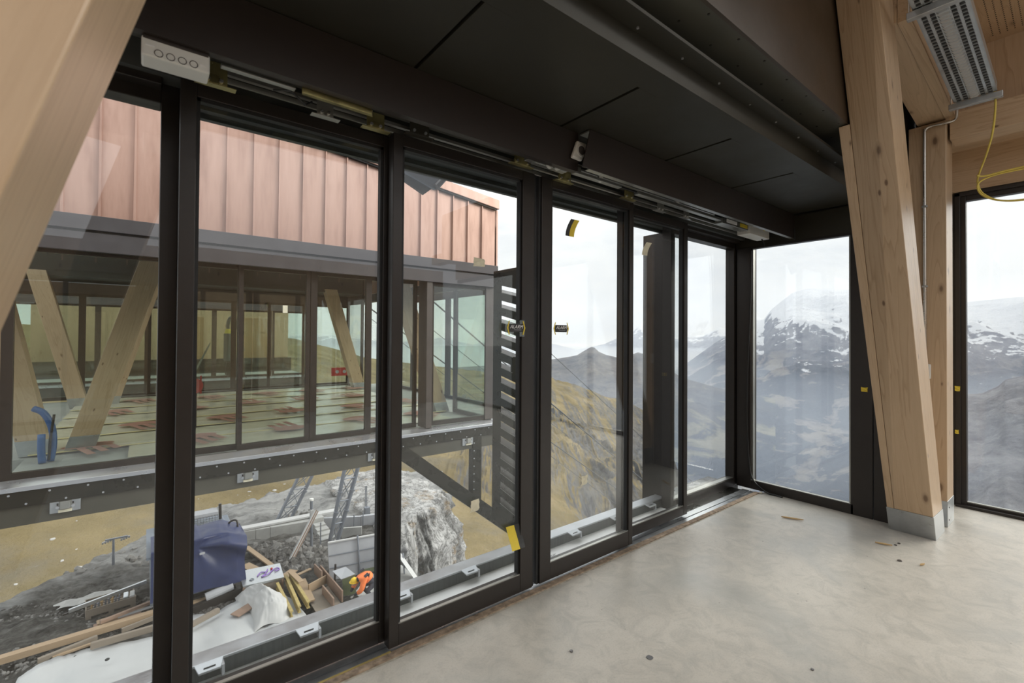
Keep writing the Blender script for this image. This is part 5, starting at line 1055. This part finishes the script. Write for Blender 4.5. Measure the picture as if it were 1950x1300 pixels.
c2_ = empty('concrete_wall', (7.2, 19, G), 'low grey concrete wall behind the right lattice mast', 'low wall')
MB().bar((6.0, 20.4, G+.15), (7.35, 19.6, G+.15), .14, .46).build('wall_slab', 'formwork_grey', c2_); MB().bar((6.3, 18.95, G+.12), (7.0, 18.6, G+.12), .1, .45).build('wall_slab', 'site_concrete', c2_); MB().bar((7.35, 19.6, G+.15), (8.0, 19.35, G+.15), .14, .5).build('wall_slab', 'formwork_grey', c2_)
for x, y, z, lb in ((5.27, 18.2, 1.05, 'thin dark steel rod standing before the stair'), (7.0, 19.5, .55, 'short steel stake at the grey wall, left one'), (7.35, 19.4, .6, 'short steel stake at the grey wall, right one'), (7.9, 20.6, 1.3, 'thin rod with a wire far right behind the grey wall')):
    tag(MB().tube([(x, y, G), (x, y, G+z)], .022, 7).build('steel_rod', 'mast_steel'), lb, 'rod')
ub = empty('utility_box', (7.85, 20.3, G), 'small grey utility box behind the right lattice mast', 'utility box')
MB().box(7.75, 7.98, 20.2, 20.4, G, G+.45).build('cabinet', 'mast_steel', ub, .01); MB().tube([(7.86, 20.3, G+.45), (7.84, 20.3, G+1.4)], .02, 6).build('aerial', 'mast_steel', ub)
for p, q, lb in (((3.95, 17.65, G), (5.02, 18.05, G+1.62), 'white and red stake leaning against the post, left one'), ((4.06, 17.7, G), (5.08, 18.08, G+1.55), 'white and red stake leaning against the post, right one')):
    e = empty('leaning_stake', p, lb, 'stake'); MB().bar(p, q, .07, .03).build('white_side', 'cloth_white', e); MB().bar(Vector(p)+Vector((.05, -.02, 0)), Vector(q)+Vector((.05, -.02, 0)), .03, .03).build('red_edge', 'reddish_board', e)
ps_ = empty('steel_post', (4.95, 18.2, G), 'grey steel post with a white cap on the rubble', 'post')
MB().tube([(4.95, 18.2, G), (4.93, 18.2, G+1.95)], .05, 10).build('tube', 'mast_steel', ps_); MB().box(4.88, 4.99, 18.13, 18.25, G+1.30, G+1.62).build('white_sleeve', 'cloth_white', ps_, .01); MB().tube([(4.93, 18.2, G+1.95), (4.93, 18.2, G+2.02)], .075, 10).build('cap', 'white_plastic', ps_)
# white formwork panels
fw = empty('formwork_wall', (6, 15.3, G), 'white formwork wall with pipe rails beside the worker', 'formwork')
fp = [(4.88, 15.78, G), (6.55, 15.42, G)]
dv = (Vector(fp[1])-Vector(fp[0])).normalized()
for k in range(2):
    a_ = Vector(fp[0])+dv*k*.95; b2 = a_+dv*.93; MB().prism([a_, b2, b2+Vector((0, .25, 1.14)), a_+Vector((0, .25, 1.14))], (0, .05, 0)).build('panel', 'formwork_grey', fw)
    for z in (.38, .76): MB().tube([a_+Vector((0, -.04+.25*z/1.14, z)), b2+Vector((0, -.04+.25*z/1.14, z))], .016, 7).build('pipe_rail', 'mast_steel', fw)
MB().tube([Vector(fp[0])+dv*.94+Vector((0, -.05, 0)), Vector(fp[0])+dv*.94+Vector((0, .21, 1.25))], .03, 8).build('upright_pipe', 'mast_steel', fw)
MB().prism([Vector(fp[0])+dv*.95+Vector((0, -.03, .02)), Vector(fp[0])+dv*1.88+Vector((0, -.03, .02)), Vector(fp[0])+dv*1.88+Vector((0, 0, .14)), Vector(fp[0])+dv*.95+Vector((0, 0, .14))], (0, .02, 0)).build('olive_edge', 'olive_edge', fw)
MB().bar(Vector(fp[0])+Vector((0, .24, 1.16)), Vector(fp[1])+Vector((0, .24, 1.16)), .08, .04).build('top_edge', 'cloth_white', fw)
f2 = empty('formwork_wall', (7.2, 14.6, G), 'white formwork panel sloping down at the foot of the cliff', 'formwork')
for k in range(3):
    a_ = Vector((6.62+.16*k, 15.3, G+1.08-.18*k)); MB().prism([a_, a_+Vector((.15, -.02, -.17)), a_+Vector((.48, -2.1, -1.2)), a_+Vector((.33, -2.1, -1.03))], (0, .02, .02)).build('panel', 'cloth_white', f2)
MB().tube([(7.0, 14.6, G-.2), (7.06, 14.9, G+.62)], .025, 7).build('upright_pipe', 'mast_steel', f2)
MB().box(4.9, 7.2, 12.5, 15.3, G-.12, G+.012).build('concrete_pad', 'site_concrete', None); bpy.data.objects['concrete_pad']['kind'] = 'structure'
gb = empty('olive_panel', (5.05, 14.8, G), 'olive panel with a white top in front of the crouching worker', 'panel')
MB().hexa([(4.92, 14.55, G), (5.28, 14.45, G), (5.30, 14.55, G), (4.94, 14.65, G)], [(4.90, 14.60, G+.52), (5.26, 14.50, G+.60), (5.28, 14.6, G+.60), (4.92, 14.7, G+.52)]).build('front', 'olive_edge', gb)
MB().hexa([(4.86, 14.60, G+.52), (5.26, 14.50, G+.60), (5.18, 15.15, G+.60), (4.78, 15.2, G+.56)], [(4.86, 14.60, G+.54), (5.26, 14.50, G+.62), (5.18, 15.15, G+.62), (4.78, 15.2, G+.58)]).build('white_top', 'formwork_grey', gb)
tag(MB().bar((4.93, 15.45, G), (4.97, 15.5, G+.62), .05, .05, (1, 0, 0)).build('dark_stake', 'dark_metal'), 'short dark stake left of the olive panel', 'stake')
# lattice masts
def mast(name, feet, tops, label, nseg, wd=.42):
    e = empty(name, feet[0], label, 'lattice mast'); F_ = [Vector(p) for p in feet]; T_ = [Vector(p) for p in tops]
    up_ = (T_[0]-F_[0]).normalized()
    back = Vector((.12, .40, 0)); ch = [(F_[0], T_[0]), (F_[1], T_[1]), (F_[0]+back, T_[0]+back), (F_[1]+back, T_[1]+back)]
    for a_, b2 in ch: MB().tube([a_, a_+(b2-a_)*.999], .055, 9).build('chord', 'mast_steel', e)
    for k in range(nseg):
        u0, u1 = k/nseg, (k+1)/nseg; l = lambda i, u: ch[i][0]+(ch[i][1]-ch[i][0])*u
        MB().tube([l(0, u0), l(1, u1)], .018, 6).build('brace', 'mast_steel', e); MB().tube([l(1, u0), l(0, u1)], .018, 6).build('brace', 'mast_steel', e)
        MB().tube([l(2, u0), l(3, u1)], .018, 6).build('brace', 'mast_steel', e); MB().tube([l(0, u1), l(2, u1)], .018, 6).build('brace', 'mast_steel', e)
        MB().tube([l(0, u1), l(1, u1)], .024, 6).build('cross_bar', 'mast_steel', e)
    for u in (.30, .48):
        for i in (0, 1): p = ch[i][0]+(ch[i][1]-ch[i][0])*u; MB().tube([p-up_*.03, p+up_*.03], .095, 10).build('flange', 'mast_steel', e)
    return e
def ext_(a, b_, k): return tuple(a[i]+(b_[i]-a[i])*k for i in range(3))
m1a, m1b, m1c, m1d = (4.361, 21.5, -6.54), (5.289, 21.5, -4.638), (4.93, 21.5, -6.54), (5.874, 21.5, -4.652)
mast('lattice_mast', [m1a, m1c], [ext_(m1a, m1b, 2.2), ext_(m1c, m1d, 2.2)], 'dark leaning lattice mast standing behind the concrete wall', 6)
m2a, m2b, m2c, m2d = (5.57, 18.15, -6.54), (6.143, 18.15, -3.682), (5.874, 18.15, -6.54), (6.679, 18.15, -3.691)
mast('lattice_mast', [m2a, m2c], [ext_(m2a, m2b, 1.45), ext_(m2c, m2d, 1.45)], 'grey leaning lattice mast behind the white formwork wall', 5)
# ski lift tower on the ridge
lt_ = empty('lift_tower', (-.775, 21.2, G), 'small grey lift tower with a crossarm on the ridge at the left', 'lift tower')
MB().tube([(-.77, 21.2, G), (-.78, 21.2, -5.62)], .045, 10, .032).build('mast', 'mast_steel', lt_); MB().box(-1.0, -.40, 21.17, 21.23, -5.62, -5.57).build('crossarm', 'mast_steel', lt_, .006)
for x in (-.97, -.48):
    sh = MB().bar((x-.10, 21.2, -5.66), (x+.14, 21.2, -5.60), .05, .03).build('sheave_beam', 'formwork_grey', lt_)
    for k in range(4): MB().tube([(x-.09+k*.07, 21.16, -5.685+k*.017), (x-.09+k*.07, 21.19, -5.685+k*.017)], .028, 9).build('sheave', 'mast_steel', sh)
# ropes of the cableway running down to the valley
for i, (z, s, r_) in enumerate(((.626, -.60, .016), (-1.766, -.623, .030), (-2.707, -.606, .012), (-3.622, -.607, .024), (-4.308, -.644, .010))):
    p0 = Vector((15.51, 16.4, z)); d_ = Vector((.9888, .1495, s)); lb = ('uppermost', 'second from the top, the thickest', 'third from the top', 'fourth from the top, thick', 'lowest, thin')[i]
    pts_ = [p0+d_*u+Vector((0, 0, .0009*u*u)) for u in (-10, 0, 10, 25, 50, 90, 150)]
    tag(MB().tube(pts_, r_, 6).build('ropeway_cable', 'rope_steel'), 'steel ropeway cable running down past the right leaf, %s' % lb, 'cable', 'cableway ropes')
# ---- worker bending over the formwork
def skin_body(name, joints, edges, radii, mat, parent):
    me = bpy.data.meshes.new(name); me.from_pydata(joints, edges, []); me.materials.append(MATS[mat]); o = bpy.data.objects.new(name, me); COL.objects.link(o)
    o.modifiers.new('skin', 'SKIN'); sv = me.skin_vertices[0].data if me.skin_vertices else None
    if sv is None:
        bm = bmesh.new(); bm.from_mesh(me); bm.verts.layers.skin.verify(); bm.to_mesh(me); bm.free(); sv = me.skin_vertices[0].data
    for k_, r in enumerate(radii): sv[k_].radius = (r, r) if isinstance(r, (int, float)) else r
    for v in sv: v.use_root = False
    sv[0].use_root = True
    s2 = o.modifiers.new('sub', 'SUBSURF'); s2.levels = 1; s2.render_levels = 2
    return put(o, parent)
wk = empty('person', (5.42, 13.95, G), 'worker in an orange jacket and yellow helmet bending over the formwork', 'person')
DZ = -.27
pj = [(5.58, 13.92, -5.80+DZ), (5.46, 14.0, -5.66+DZ), (5.33, 14.06, -5.62+DZ), (5.24, 14.12, -5.70+DZ), (5.17, 14.16, -5.74+DZ),   # pelvis, spine, chest, neck base, neck
      (5.30, 13.88, -5.70+DZ), (5.22, 13.84, -5.92+DZ), (5.10, 13.98, -6.06+DZ), (5.06, 14.02, -6.10+DZ),                         # right arm
      (5.32, 14.26, -5.70+DZ), (5.20, 14.34, -5.92+DZ), (5.08, 14.28, -6.06+DZ), (5.04, 14.26, -6.10+DZ),                         # left arm
      (5.58, 13.82, -5.86+DZ), (5.36, 13.74, -6.22), (5.56, 13.74, -6.54), (5.44, 13.74, -6.56),
      (5.58, 14.04, -5.86+DZ), (5.34, 14.12, -6.22), (5.56, 14.10, -6.54), (5.44, 14.10, -6.56)]
pe = [(0, 1), (1, 2), (2, 3), (3, 4), (2, 5), (5, 6), (6, 7), (7, 8), (2, 9), (9, 10), (10, 11), (11, 12), (0, 13), (13, 14), (14, 15), (15, 16), (0, 17), (17, 18), (18, 19), (19, 20)]
pr_ = [.15, .155, .16, .08, .055, .07, .055, .045, .035, .07, .055, .045, .035, .095, .075, .05, .045, .095, .075, .05, .045]
body = skin_body('body', pj, pe, pr_, 'dark_cloth', wk)
skin_body('orange_jacket', [(5.55, 13.93, -5.77+DZ), pj[1], pj[2], (5.25, 14.11, -5.69+DZ), pj[5], pj[6], (5.13, 13.94, -6.03+DZ), pj[9], pj[10], (5.11, 14.29, -6.03+DZ)], [(0, 1), (1, 2), (2, 3), (2, 4), (4, 5), (5, 6), (2, 7), (7, 8), (8, 9)], [.18, .20, .205, .11, .10, .08, .066, .10, .08, .066], 'orange_vest', wk)
def ball(c, rx, ry, rz_, mat, nm, parent, seg=12, half=False):
    c = Vector(c); vs = []; fs = []; nl_ = 8
    for i in range(nl_+1):
        ph = math.pi*i/nl_*(.55 if half else 1)
        for k in range(seg): vs.append((c.x+rx*math.sin(ph)*math.cos(2*math.pi*k/seg), c.y+ry*math.sin(ph)*math.sin(2*math.pi*k/seg), c.z+rz_*math.cos(ph)))
    for i in range(nl_):
        for k in range(seg): fs.append((i*seg+k, i*seg+(k+1) % seg, (i+1)*seg+(k+1) % seg, (i+1)*seg+k))
    return MB().add(vs, fs).build(nm, mat, parent, smooth=True)
ball((5.12, 14.19, -5.80+DZ), .085, .078, .105, 'skin', 'head', wk)
he = ball((5.115, 14.19, -5.765+DZ), .115, .105, .12, 'helmet_yellow', 'helmet', wk, 14, True)
MB().tube([(5.11, 14.19, -5.785+DZ), (5.11, 14.19, -5.775+DZ)], .135, 16).build('helmet_brim', 'helmet_yellow', he)
for y in (13.86, 14.26):
    MB().bar((5.44, y+(.02 if y < 14 else -.02), -5.50+DZ), (5.32, y, -5.56+DZ), .10, .03).build('dark_patch', 'dark_cloth', wk)
